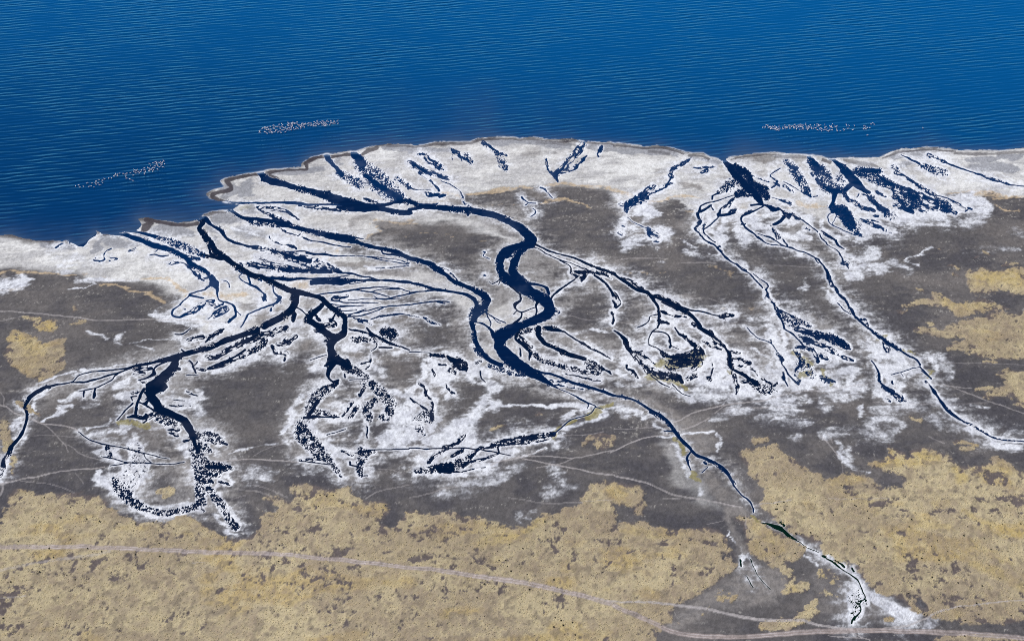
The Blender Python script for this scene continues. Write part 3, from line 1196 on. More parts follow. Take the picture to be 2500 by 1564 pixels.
salt .6 40,1010,60
salt .45 900,700,110 1000,800,110
salt .3 1100,200,200 1500,180,200
salt .3 2300,320,110 2400,360,90
salt .6 1150,730,20 1050,650,20 1200,610,20 1250,570,20 1250,520,20 1350,495,20
salt .25 1700,560,60 2100,520,60 2300,520,60
salt .35 300,900,130
t 2000 800
salt .8 500,200,90 650,230,90 600,130,60
salt .9 650,280,110 800,330,110 620,330,60
salt .9 900,330,110 1000,430,110 800,480,110
salt .9 720,400,90 750,520,90 850,620,110
salt .9 680,650,60 700,760,80 800,830,60
salt .9 950,680,110 1050,850,80
salt .9 1050,540,60 1150,480,60
salt .6 1250,340,110 1400,360,110 1350,500,90
salt .35 1450,450,110 1600,560,90 1500,360,110
salt .8 200,420,90 300,340,60 100,450,90
salt .6 250,560,110 400,480,110 350,700,110
salt .5 100,750,200 300,780,200 500,700,150
salt .5 150,900,130 50,850,110
salt .7 520,880,30 520,980,60
salt .4 700,900,150 900,950,130 1150,800,130 1100,950,130
salt .45 600,1150,150 700,1070,150 900,1180,130
salt .35 1200,1000,130 1350,1100,130 1400,1180,90
salt .3 400,1300,150 700,1290,110
salt 1 1780,1200,90 1720,1170,60 1650,1130,50
salt .8 2100,1350,60 2300,1400,60 2417,1400,90
salt .3 1850,900,60 1950,930,40
salt .6 1450,820,20 1600,990,24
mud .8 880,400,90 950,440,60
mud .9 600,560,60 430,560,60
mud .6 1100,620,90 1080,720,110 950,750,60
olive .6 1000,260,40 1100,310,30 1140,350,20
olive .9 1250,490,30 1300,560,34
olive .5 700,130,40 810,120,40
olive .7 30,500,50 120,670,40
dark .9 1800,600,200 1950,560,150 2100,620,150
dark .7 1500,270,110 1700,450,150
dark .9 2100,950,200 1900,1050,200 2300,1100,200
dark .6 250,1150,110 300,1050,110
t 2000 1050
salt .4 100,60,110 250,40,110 600,60,200 800,100,150
salt .6 200,150,40 300,330,50 420,420,50 560,490,40
salt .4 330,230,90 400,330,60
salt .6 2000,60,80 2200,140,90 2350,200,70
dark 1 600,280,200 450,200,110 750,300,130
dark 1 750,560,110 850,620,130 1000,640,110
dark .7 200,350,150 100,450,150
dark .8 1600,300,130 1750,380,110 1950,300,110
dark .7 300,560,40 300,680,90
t 2000 1264
salt .7 20,420,40 120,540,50 250,610,50 380,700,40 450,760,50
salt .8 430,850,110 400,950,130 420,1050,150 370,1150,130
salt .55 600,900,60 800,1030,60 1000,1150,90
salt .5 550,1170,60
salt .3 1250,1250,110 1400,1210,90
salt .3 350,1230,110
dark .9 150,800,200 200,1000,200 600,1100,110 700,1180,110
dark 1 100,1410,110 600,1410,110 1000,1400,90 1300,1420,90
dark .8 1050,950,90 1200,1050,110
t 1500 1264
salt .8 2240,340,30 2320,380,40 2417,420,40
salt .6 2250,460,30 2340,570,26
salt .6 1340,170,14 1370,260,14 1420,350,14 1450,470,14
salt .7 1480,480,70 1500,560,60
salt .7 1830,90,14 1910,150,16
dark 1 1280,500,210 1330,540,150
dark .8 500,60,110 800,100,90 900,60,110
dark .7 2330,1000,150 2417,950,90
salt .8 1800,40,24 1870,80,30
olive .6 1600,1000,0
t 1500 1050
salt .5 1000,700,60 1040,760,40
salt .5 700,200,60 800,400,50 900,560,50
salt .6 1260,230,30 1230,160,24
salt .6 830,230,50 850,180,20
salt .6 1850,1090,30 1750,1060,30
olive 1 720,90,50 760,180,60 800,260,50
olive 1 910,500,30 960,540,90 1000,600,50
olive .9 1640,990,20 1720,1060,40
dark .6 300,400,200 500,500,200 600,350,200
dark .7 500,1060,200 800,1100,150 1000,1050,150
dark .6 1500,100,200 1350,150,130
dark .7 1350,400,60 1500,500,110 1650,700,110
"""
GRASS = """
t 0 1050
G! 90,740 200,690 260,690 380,760 600,740 650,765 850,760 980,740 900,790 1150,790 1280,880 1400,960 1600,1050 1700,1090 1850,1080 1900,1110 2100,1060 2250,1030 2330,1080 2417,1150 2520,1190 2620,1250 2770,1290 2970,1240 3070,1150 3070,1030 3120,990 3270,990 3290,920 3220,830 3150,780 3270,800 3380,850 3420,820 3470,780 3420,720 3420,660 3520,630 3770,640 3920,680 4120,690 4140,760 4220,800 4370,850 4520,820 4620,870 4670,920 4570,980 4550,1040 4520,1100 4620,1200 4670,1150 4770,970 4834,955 4934,970 5084,1000 5234,970 5384,1010 5454,1060 5534,1040 5734,1060 5754,1110 5984,1150 6034,1170 6234,1140 6384,1060 6434,1010 6484,1010 6534,1060 6594,970 6734,920 6934,850 6884,800 6894,730 7034,660 7250,600 7530,650 7600,700 7550,780 7610,900 7590,1000 7500,960 7450,880 7250,850 7250,1110 7450,1110 7620,1130 7670,1160 7850,1160 7950,1190 8150,1180 8350,1170 8500,1210 8600,1330 8640,1450 8660,1560 8620,1700 8500,1760 8300,1850 8100,2000 7950,2080 7900,2200 8000,2270 7800,2330 7600,2600 7000,2900 -700,2900 -700,1200 0,1170 50,1100 60,1000
t 1500 1050
G! 1430,990 1600,1000 1750,1080 1880,1190 2080,1300 2250,1400 2150,1500 2050,1560 2100,1650 2040,1900 1800,1560 1660,1480 1530,1350 1530,1220 1570,1130 1450,1080
G! 1450,280 1550,220 1750,200 1900,170 1960,250 2050,330 2200,420 2350,490 2450,540 2560,600 2720,540 2820,550 3020,620 3120,690 3300,700 3420,650 3380,560 3270,510 3120,470 3020,390 3250,340 3240,230 3420,260 3420,320 3500,310 3520,240 3670,200 3870,270 3970,350 4070,420 4200,400 4370,400 4500,320 4620,380 4720,460 4850,480 5600,480 5600,2300 4750,2280 4100,2280 3900,2230 3650,2180 3420,2050 3200,1950 3050,1850 2950,1750 2800,1650 2600,1540 2500,1450 2350,1350 2150,1220 2000,1120 1850,1000 1720,900 1800,780 1700,650 1580,520 1550,400
t 2000 1264
G .8 60,650,120 150,700,110 220,800,150 100,850,130 50,900,90
G .7 740,1180,60 850,1180,60
G .7 1450,1160,60 1650,1120,130 1700,1200,110 1850,1130,90
G .8 1400,1430,60 1800,1430,90 2417,1450,60
t 1500 1264
G .9 1250,920,130 1400,930,160 1350,1000,90
G .8 2050,850,130 2250,800,110
G .9 1750,1290,110 1950,1270,130 2150,1240,110 2250,1150,130 2350,1120,110
G .6 1100,1050,60 1030,1130,60
G .8 300,1130,130 500,1150,130 650,1200,60
G .8 2300,1060,90 2417,900,40
t 2000 500
G .8 1490,740,20 1560,745,40 1620,770,24
G .5 1560,820,30 1620,830,20
G! 1750,790 2000,780 2200,785 2350,760 2430,740 2430,1040 2300,1050 2150,940 2100,1000 1850,1040 1780,950
G! 970,1190 1100,1130 1300,1130 1350,1050 1500,1090 1620,1150 1850,1170 1900,1110 2050,1150 2050,1200 2200,1230 2100,1260 1850,1250 1700,1300 1500,1210 1350,1200
G! 1850,1350 2000,1300 2300,1280 2600,1260 2600,1500 1900,1500 1500,1460 1700,1400
G .6 1150,980,40 1200,1010,50
G .7 1260,1400,30 1340,1420,30
G .6 1430,545,26
G .6 1950,560,40 2020,580,40
G .6 1830,630,30
G .7 2200,690,40 2350,690,30
G .6 930,1255,20 1030,1255,20
t 2000 800
G! 1110,10 1300,30 1420,70 1600,30 1900,0 2430,0 2600,0 2600,400 2430,380 2100,340 2000,330 1750,280 1740,230 1830,200 1700,260 1480,240 1600,190 1800,150 1700,100 1500,100 1350,90
G! 2130,540 2250,500 2430,550 2600,560 2600,940 2430,920 2320,900 2400,830 2200,830 1970,800 2100,750 2250,700 2200,620
G .8 1870,715,30 1980,710,50 2080,720,30
G .7 1920,390,40 2080,390,40
G .6 1540,1345,30 1700,1340,40 1850,1365,20
G .7 1650,1420,60 1820,1400,30
G .7 1050,1050,24 1180,1100,24
G .6 1800,630,30
t 0 800
G! 60,290 100,200 90,130 200,50 380,120 420,190 550,200 780,130 740,200 710,350 750,410 600,550 470,630 330,560 200,490 110,400
G .7 40,1150,130 60,1280,150 60,1400,130
G .6 200,880,60 450,1000,60
t 0 500
G .8 500,1410,110 600,1410,120 420,1390,60
G .7 280,1330,40 480,1340,50
G .5 880,1230,60 850,1250,50
G .5 820,1390,20 1000,1370,24
t 1000 800
G .7 1000,1190,50 1100,1155,30 1200,1140,20
G .7 1480,1040,30 1540,1020,40
G .6 2080,1400,60 2150,1330,90 2300,1260,60 2400,1270,50
G .6 2280,1380,150 2400,1330,110
t 0 1050
G .85 1870,740,60 1950,710,110 2030,740,70 1950,780,60
G .6 200,330,60 180,460,60
G .6 60,180,60 100,120,40
t 1500 800
G .6 1680,1320,60 1780,1310,60
G .6 1580,1440,60 1750,1440,60 1900,1430,60
G .4 1360,650,0
# bare brown patches inside grass
t 500 1264
K .9 1000,1,0
t 0 1264
K .9 1350,680,110 1450,740,110
K .8 1620,1190,50 1720,1200,100 1800,1190,60
K .6 1440,960,90 1730,1070,80
K .5 2060,1230,80
K .6 1100,490,40 1280,480,40
K .6 100,870,110 300,840,110
K .5 60,720,90 150,680,60
K .6 500,530,60 900,470,40
K .5 2350,790,40
K .4 80,1080,200 30,1300,150 30,1430,130
t 500 1050
K .9 960,960,70 1050,930,70 1100,950,50
K .8 720,1070,60 820,1090,40
K .7 880,1040,30 940,1025,20
K .9 1640,1240,60 1700,1220,60
K .9 1680,1330,80 1720,1350,80
K .7 1600,1420,60 1700,1430,90
K .7 1860,1180,60 1920,1160,40
K .9 2060,1200,90 2150,1230,60
K .8 1300,740,80 1330,690,70
K .7 1300,860,40 1330,900,40
K .6 1460,830,40 1750,870,40 1720,880,40
K .7 1980,910,40 2000,950,50
K .6 160,1300,40
t 1000 1264
K .9 30,480,40 130,460,70 230,440,60
K .9 100,130,60 280,130,80 160,180,60
K .8 640,130,90 700,140,90
K .7 1700,370,50 1820,360,30
K .8 2380,500,30 2330,580,60 2270,650,40
K .6 1090,770,50 1050,880,40
K .7 180,1410,60 260,1410,40
K .8 1600,1380,60 1720,1370,60
K .9 2330,1410,90 2417,1400,60
K .6 500,1290,40 600,1220,40 220,1270,50
K .6 2300,60,60 2400,90,60
K .5 1950,280,60 1700,1200,40
t 1500 1264
K .8 130,395,40 230,390,50
K .9 330,360,60 430,320,80 520,310,60 600,290,50
K .7 690,545,30 660,880,50 710,870,40
K .7 850,290,60 1080,320,50 1180,330,50
K .6 560,240,30 700,240,20
K .8 750,1160,90 900,1150,110 1000,1180,90
K .8 1000,930,90 1200,820,60 1280,780,40
K .8 20,1400,90
K .6 1800,390,50
K .5 2280,280,60
K .6 1250,880,40
K .6 2200,230,110 2350,280,110
t 1500 1050
K .7 1850,900,60 1950,930,40
K .6 1700,300,40
K .5 2250,1200,110 2350,1300,110
t 2000 1050
K .8 1000,430,60 1060,460,60 1150,480,30
K .9 1650,380,60 1720,400,70
K .8 1690,505,50
K 1 2060,540,110 2000,600,110 2150,620,90
K 1 2080,820,50 2200,830,110 2350,860,110
K .8 2150,730,60 2260,740,40
K .8 310,690,60 330,740,60
K .7 600,700,60 700,680,60
K .7 720,770,70 780,820,50
K .6 750,860,50 500,980,40
K .9 600,1110,40 630,1140,30
K .9 930,1130,40 1020,1130,40
K 1 930,1210,40 1050,1240,60 1150,1280,60 1220,1230,50 1300,1310,50
K .7 400,1170,20 550,1200,30 680,1200,24
K .7 130,1240,50
K .6 470,1360,60 700,1400,50
K .5 100,820,30 250,830,20
K .5 2110,940,40 2280,1330,60
K .5 1900,440,60 1400,850,40
t 2000 1264
K .9 1050,930,80 1150,1000,110 1250,1060,90
K 1 1500,930,60 1680,960,90 1740,940,60
K .9 1850,940,40 2000,960,40
K .9 1500,1000,50 1800,1070,70 2050,1060,70
K 1 1780,1200,90 1950,1200,90 2030,1210,50
K .9 2330,1060,60 2417,1100,110
K .8 2300,1150,90 2350,1330,110 2417,1310,60
K .5 2000,470,80 2380,530,60
K .5 2200,90,50
K .5 470,310,60 680,370,60
K .5 1300,600,110 1150,530,90
# yellower grass
t 1000 1264
Y .8 780,330,110 1000,280,150 1250,260,110 1450,120,110 1600,30,90
Y .6 400,1140,110 430,1080,60
Y .5 550,900,110 1000,500,110
t 500 1050
Y .9 1130,1080,90 1200,1090,60
Y .6 1200,800,130 1500,800,200 1300,880,110
Y .6 2000,870,90 2150,870,60 2080,1080,60
Y .7 100,1230,60 400,1270,60 600,1180,60
t 2000 1050
Y 1 700,400,110 900,350,150 1200,300,150 1400,340,110 1100,400,110
Y .9 1650,580,110 1750,570,60 1600,460,80
Y .7 2100,400,110 2200,500,110 2250,600,110
Y .8 1350,870,80 1500,850,60
Y .8 1700,960,60 1900,1030,90 2100,1130,90 2300,1200,110 2417,1260,90
Y .6 1200,1080,90 1500,1150,110
Y .5 700,950,110 150,700,110
t 2000 1264
Y .7 1600,350,110 1800,500,110 2000,620,130 2200,720,130 2417,850,130
Y .6 1950,400,60 2250,540,80
Y .8 150,800,130 50,650,90
Y .8 1600,1130,150
t 1500 1264
Y .8 1640,300,110 1700,400,110 1900,400,110 2000,350,90
Y .8 1300,950,130 1400,960,130
Y .8 2100,850,110
Y .7 1700,130,150 1900,300,150
Y .6 100,130,110 300,160,90 600,180,90
t 2000 500
Y .9 1900,850,200 2200,850,200 2400,900,200
Y .7 1500,1150,200 2000,1200,200
t 0 500
Y 1 550,1400,150
t 0 800
Y .6 400,350,250 250,150,150
# tracks R road, r path
t 0 1264
R -300,360,52 0,352,52 400,345,52 1000,345,52 1400,362,52 1900,385,50 2417,408,50
t 500 1264
t 1000 1264
R -2417,408,50 -1800,420,50 -1300,455,50 -700,510,52 0,588,50 300,615,52 700,680,56 1100,730,60 1500,800,60 1900,885,60 2200,965,56 2417,1030,56
t 1500 1264
R 0,1040,56 200,1130,62 400,1215,58 600,1310,58 750,1360,56 1000,1395,56 1300,1402,56 1700,1392,56 2000,1370,60 2417,1335,66
t 2000 1264
R 0,1338,60 400,1332,60 800,1332,56 1200,1337,60 1600,1357,64 2000,1382,60 2417,1420,56 2900,1440,56
t 1500 1264
r 1 -200,950,14 0,990,18 300,990,20 500,1000,25 800,1040,28 1100,1080,28 1400,1150,28 1700,1200,32 1950,1215,32 2200,1215,28 2417,1260,26 2617,1300,25 2817,1322,25
t 2000 1264
r .9 750,1310,18 1050,1265,20 1250,1180,22 1450,1095,18 1600,1060,13 1900,1020,12 2200,990,12 2417,975,10
r .8 370,1355,12 600,1450,12
r .7 100,1385,8 500,1420,10
t 0 1264
r .5 0,620,30 300,560,30 700,490,30 1000,455,30 1300,400,34
r .6 0,945,12 300,930,14
r .5 2280,540,8 2417,530,8
t 500 1264
r .7 1000,1890,8
t 0 1050
r .8 0,640,24 60,620,16 200,590,15 450,545,14 700,490,14 900,465,14 1100,455,14 1230,430,12
r .5 240,600,7 550,630,7 750,680,7 880,745,7
r .4 340,70,6 650,65,6 1000,90,6
r .6 0,760,24 30,700,24 30,640,20
r .4 890,500,8 930,560,8 990,625,7
t 0 800
r .9 0,910,16 80,940,16 200,1020,14 290,1045,12
r .9 340,1055,14 450,1110,14 550,1135,14 780,1160,14 880,1190,14 940,1235,10
r .6 510,1130,10 620,1220,10 700,1310,12 750,1370,12 800,1460,10
r .5 740,1370,8 850,1410,8 950,1490,8 1100,1540,8 1200,1555,8
r .5 0,750,8 50,830,8 50,910,8
t 0 500
r .7 0,1255,13 300,1270,12 550,1290,12 800,1320,12 1000,1345,12 1200,1365,11 1600,1358,11 1900,1355,10 2417,1375,9 3000,1395,8
r .4 0,1380,9 150,1340,9 280,1310,8
t 500 1050
r .9 110,380,9 250,365,10 400,350,12 560,345,12 800,355,12 1100,370,10
r .5 330,690,7 500,712,8 640,725,8 800,790,8
r .5 560,640,7 750,690,8 980,800,8 960,770,6
r .6 1900,810,10 1970,770,10 2100,710,9 2200,685,9 2417,650,8
r .5 2060,460,8 2200,475,8 2320,515,7
r .4 580,310,6 750,210,7 990,150,7
r .4 300,830,7 480,770,7
t 1000 1050
r .9 2417,525,15 2250,515,14 2100,490,14 1950,455,14 1800,425,14 1600,390,14 1330,330,13
r .9 960,410,14 1150,350,14 1330,310,16 1450,270,10 1600,225,10
r .8 1400,300,11 1700,315,11 1950,330,11 2100,300,11 2417,230,11
r .7 1950,330,10 1740,405,10 1500,440,8
r .6 1200,300,10 1050,265,10 950,240,8
r .5 0,795,8 200,760,8 400,690,8 600,660,7
r .5 1170,800,7 1400,830,8 1650,865,8 2050,850,8 2417,830,8
r .5 1750,70,8 2100,50,8 2300,10,8
t 1500 1050
r .9 0,535,15 250,590,15 450,650,14 650,740,14 800,780,14 1000,820,14 1250,855,14 1400,895,14 1500,910,14
r .7 1650,890,12 1720,875,14 1900,860,14 2080,830,12
r .9 -50,260,13 0,240,13 250,130,13 420,85,12 620,55,11
r .5 570,810,9 800,800,8
r .5 0,395,0
r .4 1080,1110,8 1290,1075,8
r .4 1550,1000,18 1550,1150,18
t 1500 800
r .8 690,1115,14 800,1080,14 900,1020,13 1100,960,12 1300,910,12 1500,890,11 1750,860,10 2000,790,10 2200,750,9 2417,745,9
r .8 790,1210,16 950,1160,16 1050,1110,16 1110,1070,14
r .6 1180,1010,12 1250,950,12 1350,890,10
r .5 0,1200,8 300,1185,8 450,1175,8
r .4 1300,950,8 1700,945,8 2100,930,8
t 2000 800
r .6 -20,750,9 200,710,9 500,680,9 620,655,9 800,640,9
r .7 1330,665,9 1550,690,9 1800,720,8
r .7 1550,690,8 1750,770,9 2000,870,9 2417,1010,9
r .4 1520,910,7 1800,890,7 2000,880,7
r .4 1450,420,7 1850,415,7 2417,440,7
r .5 640,880,7 1000,905,8 1400,910,7
r .3 0,780,8 150,760,8
t 2000 1050
r .5 1290,75,8 1480,155,8
r .8 10,60,10 120,180,12 230,300,10
r .6 80,20,8 150,150,8
r .4 240,290,8 270,400,8 280,500,8
r .4 100,810,12 450,815,10 820,812,10
t 1500 500
r .5 0,665,10 150,635,9 350,628,8 620,640,8
r .5 800,685,8 1200,690,8
r .4 1090,1105,6 1400,1185,8
r .4 1640,715,7 2000,722,7 2417,745,7
r .5 0,1385,8 300,1415,8
t 1000 500
r .4 1880,1300,10 2100,1360,8 2400,1380,7
"""
BIRDS = """
160 380 4.627 115,350 152,342 163,366 204,357 246,318 267,359 293,352 300,320 323,364 337,321 346,296 348,302 346,332 369,320 378,282 388,338 420,291 420,315 440,271 490,264 521,265 547,238 551,241 556,231 569,219 587,221 587,240 612,209 652,213 681,221 684,243 691,265 695,209 728,275 735,203 760,292 766,231 771,189 784,173 795,207 797,184 810,170 826,191 835,206 851,191 861,171 891,172 893,151 892,200 892,218 905,191 932,145 944,184 948,155 949,101 951,177 964,124 967,168 975,155 985,187 990,91 988,147 995,172 1004,149 1010,127 1019,80 1024,107 1031,89 1033,95 1040,120 1041,163 1046,129 1060,92 1065,136 1073,79 1080,103 1087,116 1093,93 1098,78 1101,138 1110,72 1123,105
1840 280 4.627 101,154 126,154 133,145 143,125 158,132 163,158 173,148 178,149 190,169 192,147 203,155 204,164 219,148 222,168 239,138 237,174 247,166 255,182 258,150 261,157 268,180 273,165 285,142 287,167 286,185 298,164 327,154 333,170 349,128 360,146 364,160 376,157 378,147 398,140 405,129 408,165 407,158 425,144 437,134 454,161 453,148 463,121 467,152 478,140 484,172 487,153 500,131 508,148 513,132 520,176 523,142 529,119 535,149 543,130 550,152 557,160 557,174 562,131 588,119 597,142 598,165 605,176 612,170 622,135 626,155 625,150 639,127 648,152 653,164 671,165 686,126 697,157 703,164 717,117 720,182 717,141 733,124 739,135 747,175 754,124 760,157 767,193 770,171 793,183 800,120 803,155 817,146 818,177 833,190 849,190 856,178 860,140 872,151 878,142 884,183 890,112 893,154 918,147 937,134 936,149 938,180 942,195 977,191 1011,170 1022,184 1047,129 1063,166 1078,135 1118,180 1137,135 1240,172 1245,135 1251,158 1262,142 1268,172 1284,156 1311,156 1323,117 1342,100 1360,120 1286,239
2000 300 4.834 1222,72
"""
rng = np.random.default_rng(7)
random.seed(7)
def hsh(ix, iy, seed):
    h = (ix.astype(np.uint32) * np.uint32(374761393) + iy.astype(np.uint32) * np.uint32(668265263)
         + np.uint32((seed * 2246822519) & 0xffffffff))
    h = (h ^ (h >> np.uint32(13))) * np.uint32(1274126177)
    h = h ^ (h >> np.uint32(16))
    return (h & np.uint32(0xffffff)).astype(np.float32) * np.float32(1.0 / 0xffffff)
def vn(x, y, seed=0):
    x = np.asarray(x, np.float32); y = np.asarray(y, np.float32)
    fx, fy = np.floor(x), np.floor(y)
    ix, iy = fx.astype(np.int64), fy.astype(np.int64)
    tx, ty = x - fx, y - fy
    tx = tx * tx * (3 - 2 * tx); ty = ty * ty * (3 - 2 * ty)
    a, b = hsh(ix, iy, seed), hsh(ix + 1, iy, seed)
    c, d = hsh(ix, iy + 1, seed), hsh(ix + 1, iy + 1, seed)
    return (a + (b - a) * tx) * (1 - ty) + (c + (d - c) * tx) * ty
def fbm(x, y, seed=0, octv=4, gain=0.55):
    s = 0.0; a = 1.0; n = 0.0
    for i in range(octv):
        s = s + a * vn(x * 2 ** i + 17.3 * i, y * 2 ** i - 9.1 * i, seed + i * 31); n += a; a *= gain
    return s / n
def sstep(a, b, x):
    t = np.clip((x - a) / (b - a), 0, 1)
    return t * t * (3 - 2 * t)
def lin(r, g, b):
    f = lambda c: (c / 255 / 12.92) if c / 255 <= 0.04045 else ((c / 255 + 0.055) / 1.055) ** 2.4
    return np.array([f(r), f(g), f(b)], np.float32)

# ---------------------------------------------------------------- survey grid
DU = 1.8
us = np.arange(-126, 2629, DU, dtype=np.float32)
vs = np.concatenate([np.arange(312, 1150, 1.5), np.arange(1150, 1662, 2.4)]).astype(np.float32)
def vi(y):
    return int(np.searchsorted(vs, y))
NU, NV = len(us), len(vs)
VL, VR = vi(579), vi(361)
UU, VV = np.meshgrid(us, vs)
GX, GY = ground(UU.astype(np.float64), VV.astype(np.float64))
X32, Y32 = GX.astype(np.float32), GY.astype(np.float32)
# natural meandering of every traced outline
WU = UU + (fbm(X32 / 9, Y32 / 9, 1, 3) - .5) * 7.0
WV = VV + (fbm(X32 / 9, Y32 / 9, 5, 3) - .5) * 5.0

WPAD = 5
def densify(P, step=5.0):
    P = np.asarray(P, np.float64)
    if len(P) == 1:
        P = np.vstack([P, P + [1, 0, 0]])
    Q = np.vstack([2 * P[0] - P[1], P, 2 * P[-1] - P[-2]])
    out = []
    for i in range(1, len(Q) - 2):
        p0, p1, p2, p3 = Q[i - 1:i + 3]
        n = max(1, int(np.hypot(*(p2 - p1)[:2]) / step))
        for k in range(n):
            t = k / n
            q = 0.5 * ((2 * p1) + (-p0 + p2) * t + (2 * p0 - 5 * p1 + 4 * p2 - p3) * t * t
                       + (-p0 + 3 * p1 - 3 * p2 + p3) * t ** 3)
            q[2] = p1[2] + (p2[2] - p1[2]) * t
            out.append(q)
    out.append(P[-1])
    return np.array(out)

def stroke(P, pad):
    """distance field of a traced line: returns window slices, |d|, signed d, arc length, half width"""
    Q = densify(P)
    R = Q[:, 2].max() / 2 + pad + WPAD
    j0 = max(0, int((Q[:, 0].min() - R - us[0]) / DU)); j1 = min(NU, int((Q[:, 0].max() + R - us[0]) / DU) + 2)
    i0 = max(0, vi(Q[:, 1].min() - R) - 1); i1 = min(NV, vi(Q[:, 1].max() + R) + 1)
    if j1 - j0 < 1 or i1 - i0 < 1:
        return None
    sh = (i1 - i0, j1 - j0)
    D = np.full(sh, 1e6, np.float32); S = np.zeros(sh, np.float32); L = np.zeros(sh, np.float32); Wd = np.zeros(sh, np.float32)
    s0 = 0.0
    for k in range(len(Q) - 1):
        a, b = Q[k], Q[k + 1]
        r = max(a[2], b[2]) / 2 + pad + WPAD
        J0 = max(j0, int((min(a[0], b[0]) - r - us[0]) / DU)); J1 = min(j1, int((max(a[0], b[0]) + r - us[0]) / DU) + 2)
        I0 = max(i0, vi(min(a[1], b[1]) - r) - 1); I1 = min(i1, vi(max(a[1], b[1]) + r) + 1)
        dx, dy = b[0] - a[0], b[1] - a[1]
        ln = math.hypot(dx, dy)
        if J1 > J0 and I1 > I0 and ln > 1e-6:
            px = WU[I0:I1, J0:J1] - np.float32(a[0]); py = WV[I0:I1, J0:J1] - np.float32(a[1])
            t = np.clip((px * np.float32(dx) + py * np.float32(dy)) / np.float32(ln * ln), 0, 1)
            ex = px - t * np.float32(dx); ey = py - t * np.float32(dy)
            d = np.sqrt(ex * ex + ey * ey)
            sl = (slice(I0 - i0, I1 - i0), slice(J0 - j0, J1 - j0))
            m = d < D[sl]
            D[sl] = np.where(m, d, D[sl])
            S[sl] = np.where(m, np.sign(px * np.float32(dy) - py * np.float32(dx)) * d, S[sl])
            L[sl] = np.where(m, np.float32(s0) + t * np.float32(ln), L[sl])
            Wd[sl] = np.where(m, np.float32(a[2] / 2) + t * np.float32((b[2] - a[2]) / 2), Wd[sl])
        s0 += ln
    return (slice(i0, i1), slice(j0, j1)), D, S, L, Wd

def polygon(P, soft):
    """signed distance of a traced outline (negative inside)"""
    P = np.asarray(P, np.float64)[:, :2]
    R = soft + WPAD
    j0 = max(0, int((P[:, 0].min() - R - us[0]) / DU)); j1 = min(NU, int((P[:, 0].max() + R - us[0]) / DU) + 2)
    i0 = max(0, vi(P[:, 1].min() - R) - 1); i1 = min(NV, vi(P[:, 1].max() + R) + 1)
    if j1 <= j0 or i1 <= i0:
        return None
    x = WU[i0:i1, j0:j1]; y = WV[i0:i1, j0:j1]
    ins = np.zeros(x.shape, bool); D = np.full(x.shape, 1e6, np.float32)
    for k in range(len(P)):
        ax, ay = P[k]; bx, by = P[(k + 1) % len(P)]
        if ay != by:
            c = ((ay > y) != (by > y)) & (x < (bx - ax) * (y - ay) / (by - ay) + ax)
            ins ^= c
        J0 = max(j0, int((min(ax, bx) - R - us[0]) / DU)); J1 = min(j1, int((max(ax, bx) + R - us[0]) / DU) + 2)
        I0 = max(i0, vi(min(ay, by) - R) - 1); I1 = min(i1, vi(max(ay, by) + R) + 1)
        if J1 <= J0 or I1 <= I0: continue
        sl = (slice(I0 - i0, I1 - i0), slice(J0 - j0, J1 - j0))
        px = x[sl] - np.float32(ax); py = y[sl] - np.float32(ay)
        dx, dy = bx - ax, by - ay
        t = np.clip((px * np.float32(dx) + py * np.float32(dy)) / np.float32(dx * dx + dy * dy + 1e-9), 0, 1)
        d = np.hypot(px - t * np.float32(dx), py - t * np.float32(dy))
        D[sl] = np.minimum(D[sl], d)
    return (slice(i0, i1), slice(j0, j1)), np.where(ins, -D, D)

def parse(txt):
    ox = oy = 0.0; sc = 4.834; grp = None; halo = .5
    for line in txt.strip().splitlines():
        tk = line.split()
        if not tk or tk[0] == '#' or tk[0].startswith('#'): continue
        if tk[0] == 't':
            ox, oy = float(tk[1]), float(tk[2]); sc = float(tk[3]) if len(tk) > 3 else 4.834; continue
        if tk[0] == 'g': grp = tk[1]; continue
        if tk[0] == 'h': halo = float(tk[1]); continue
        amt = None; k = 1
        if ',' not in tk[1]: amt = float(tk[1]); k = 2
        pts = []
        for p in tk[k:]:
            q = [float(c) for c in p.split(',')]
            pts.append((ox + q[0] / sc, oy + q[1] / sc, (q[2] if len(q) > 2 else 20.0) / sc))
        if tk[0][-1] != '!' and max(p[2] for p in pts) <= 0: continue
        yield tk[0], amt, pts, grp, halo

# ---------------------------------------------------------------- relief: lake basin, channels, marsh
SHORE = [(-400,578),(-150,580),(0,576.5),(29,574.5),(43,579.6),(68,587),(93,589),(153,591),(165,585),(186,597),(215,583),
 (234,566),(250,572),(275,574),(300,568),(335,564),(350,550),(339,536),(356,533),(393,539),(434,546),(476,541),(496,529),
 (503,523),(521,519),(548,516),(570,514),(583,504),(585,499),(560,494),(527,488),(510,480),(506,474),(525,465),(550,459),
 (550,453),(541,443),(550,437),(583,430),(618,424),(634,421),(651,418),(686,414),(738,410),(740,399),(748,393),(775,383),
 (794,378),(810,378),(841,373),(872,372),(905,360),(945,354),(996,356),(1021,357),(1060,350),(1099,348),(1149,348),
 (1172,339),(1197,336),(1238,338),(1273,339),(1302,338),(1335,342),(1362,343),(1395,341),(1434,347),(1497,350),(1541,354),
 (1568,359),(1603,358),(1643,363),(1672,372),(1690,376),(1713,375),(1732,387),(1748,389),(1767,394),(1779,387),(1800,383),
 (1831,378),(1872,376),(1914,375),(1965,380),(2000,383),(2027,390),(2052,388),(2099,388),(2143,386),(2161,379),(2186,369),
 (2207,365),(2263,362),(2310,364),(2352,369),(2393,368),(2441,370),(2470,367),(2496,364),(2700,362),(2900,360)]
_, sdl = polygon([(-400, 100)] + SHORE + [(2900, 100)], 260)
lake_d = np.full((NV, NU), 1e6, np.float32); lake_d[_] = sdl     # negative = in the lake
fine = fbm(X32 / 3.1, Y32 / 3.1, 11, 3)
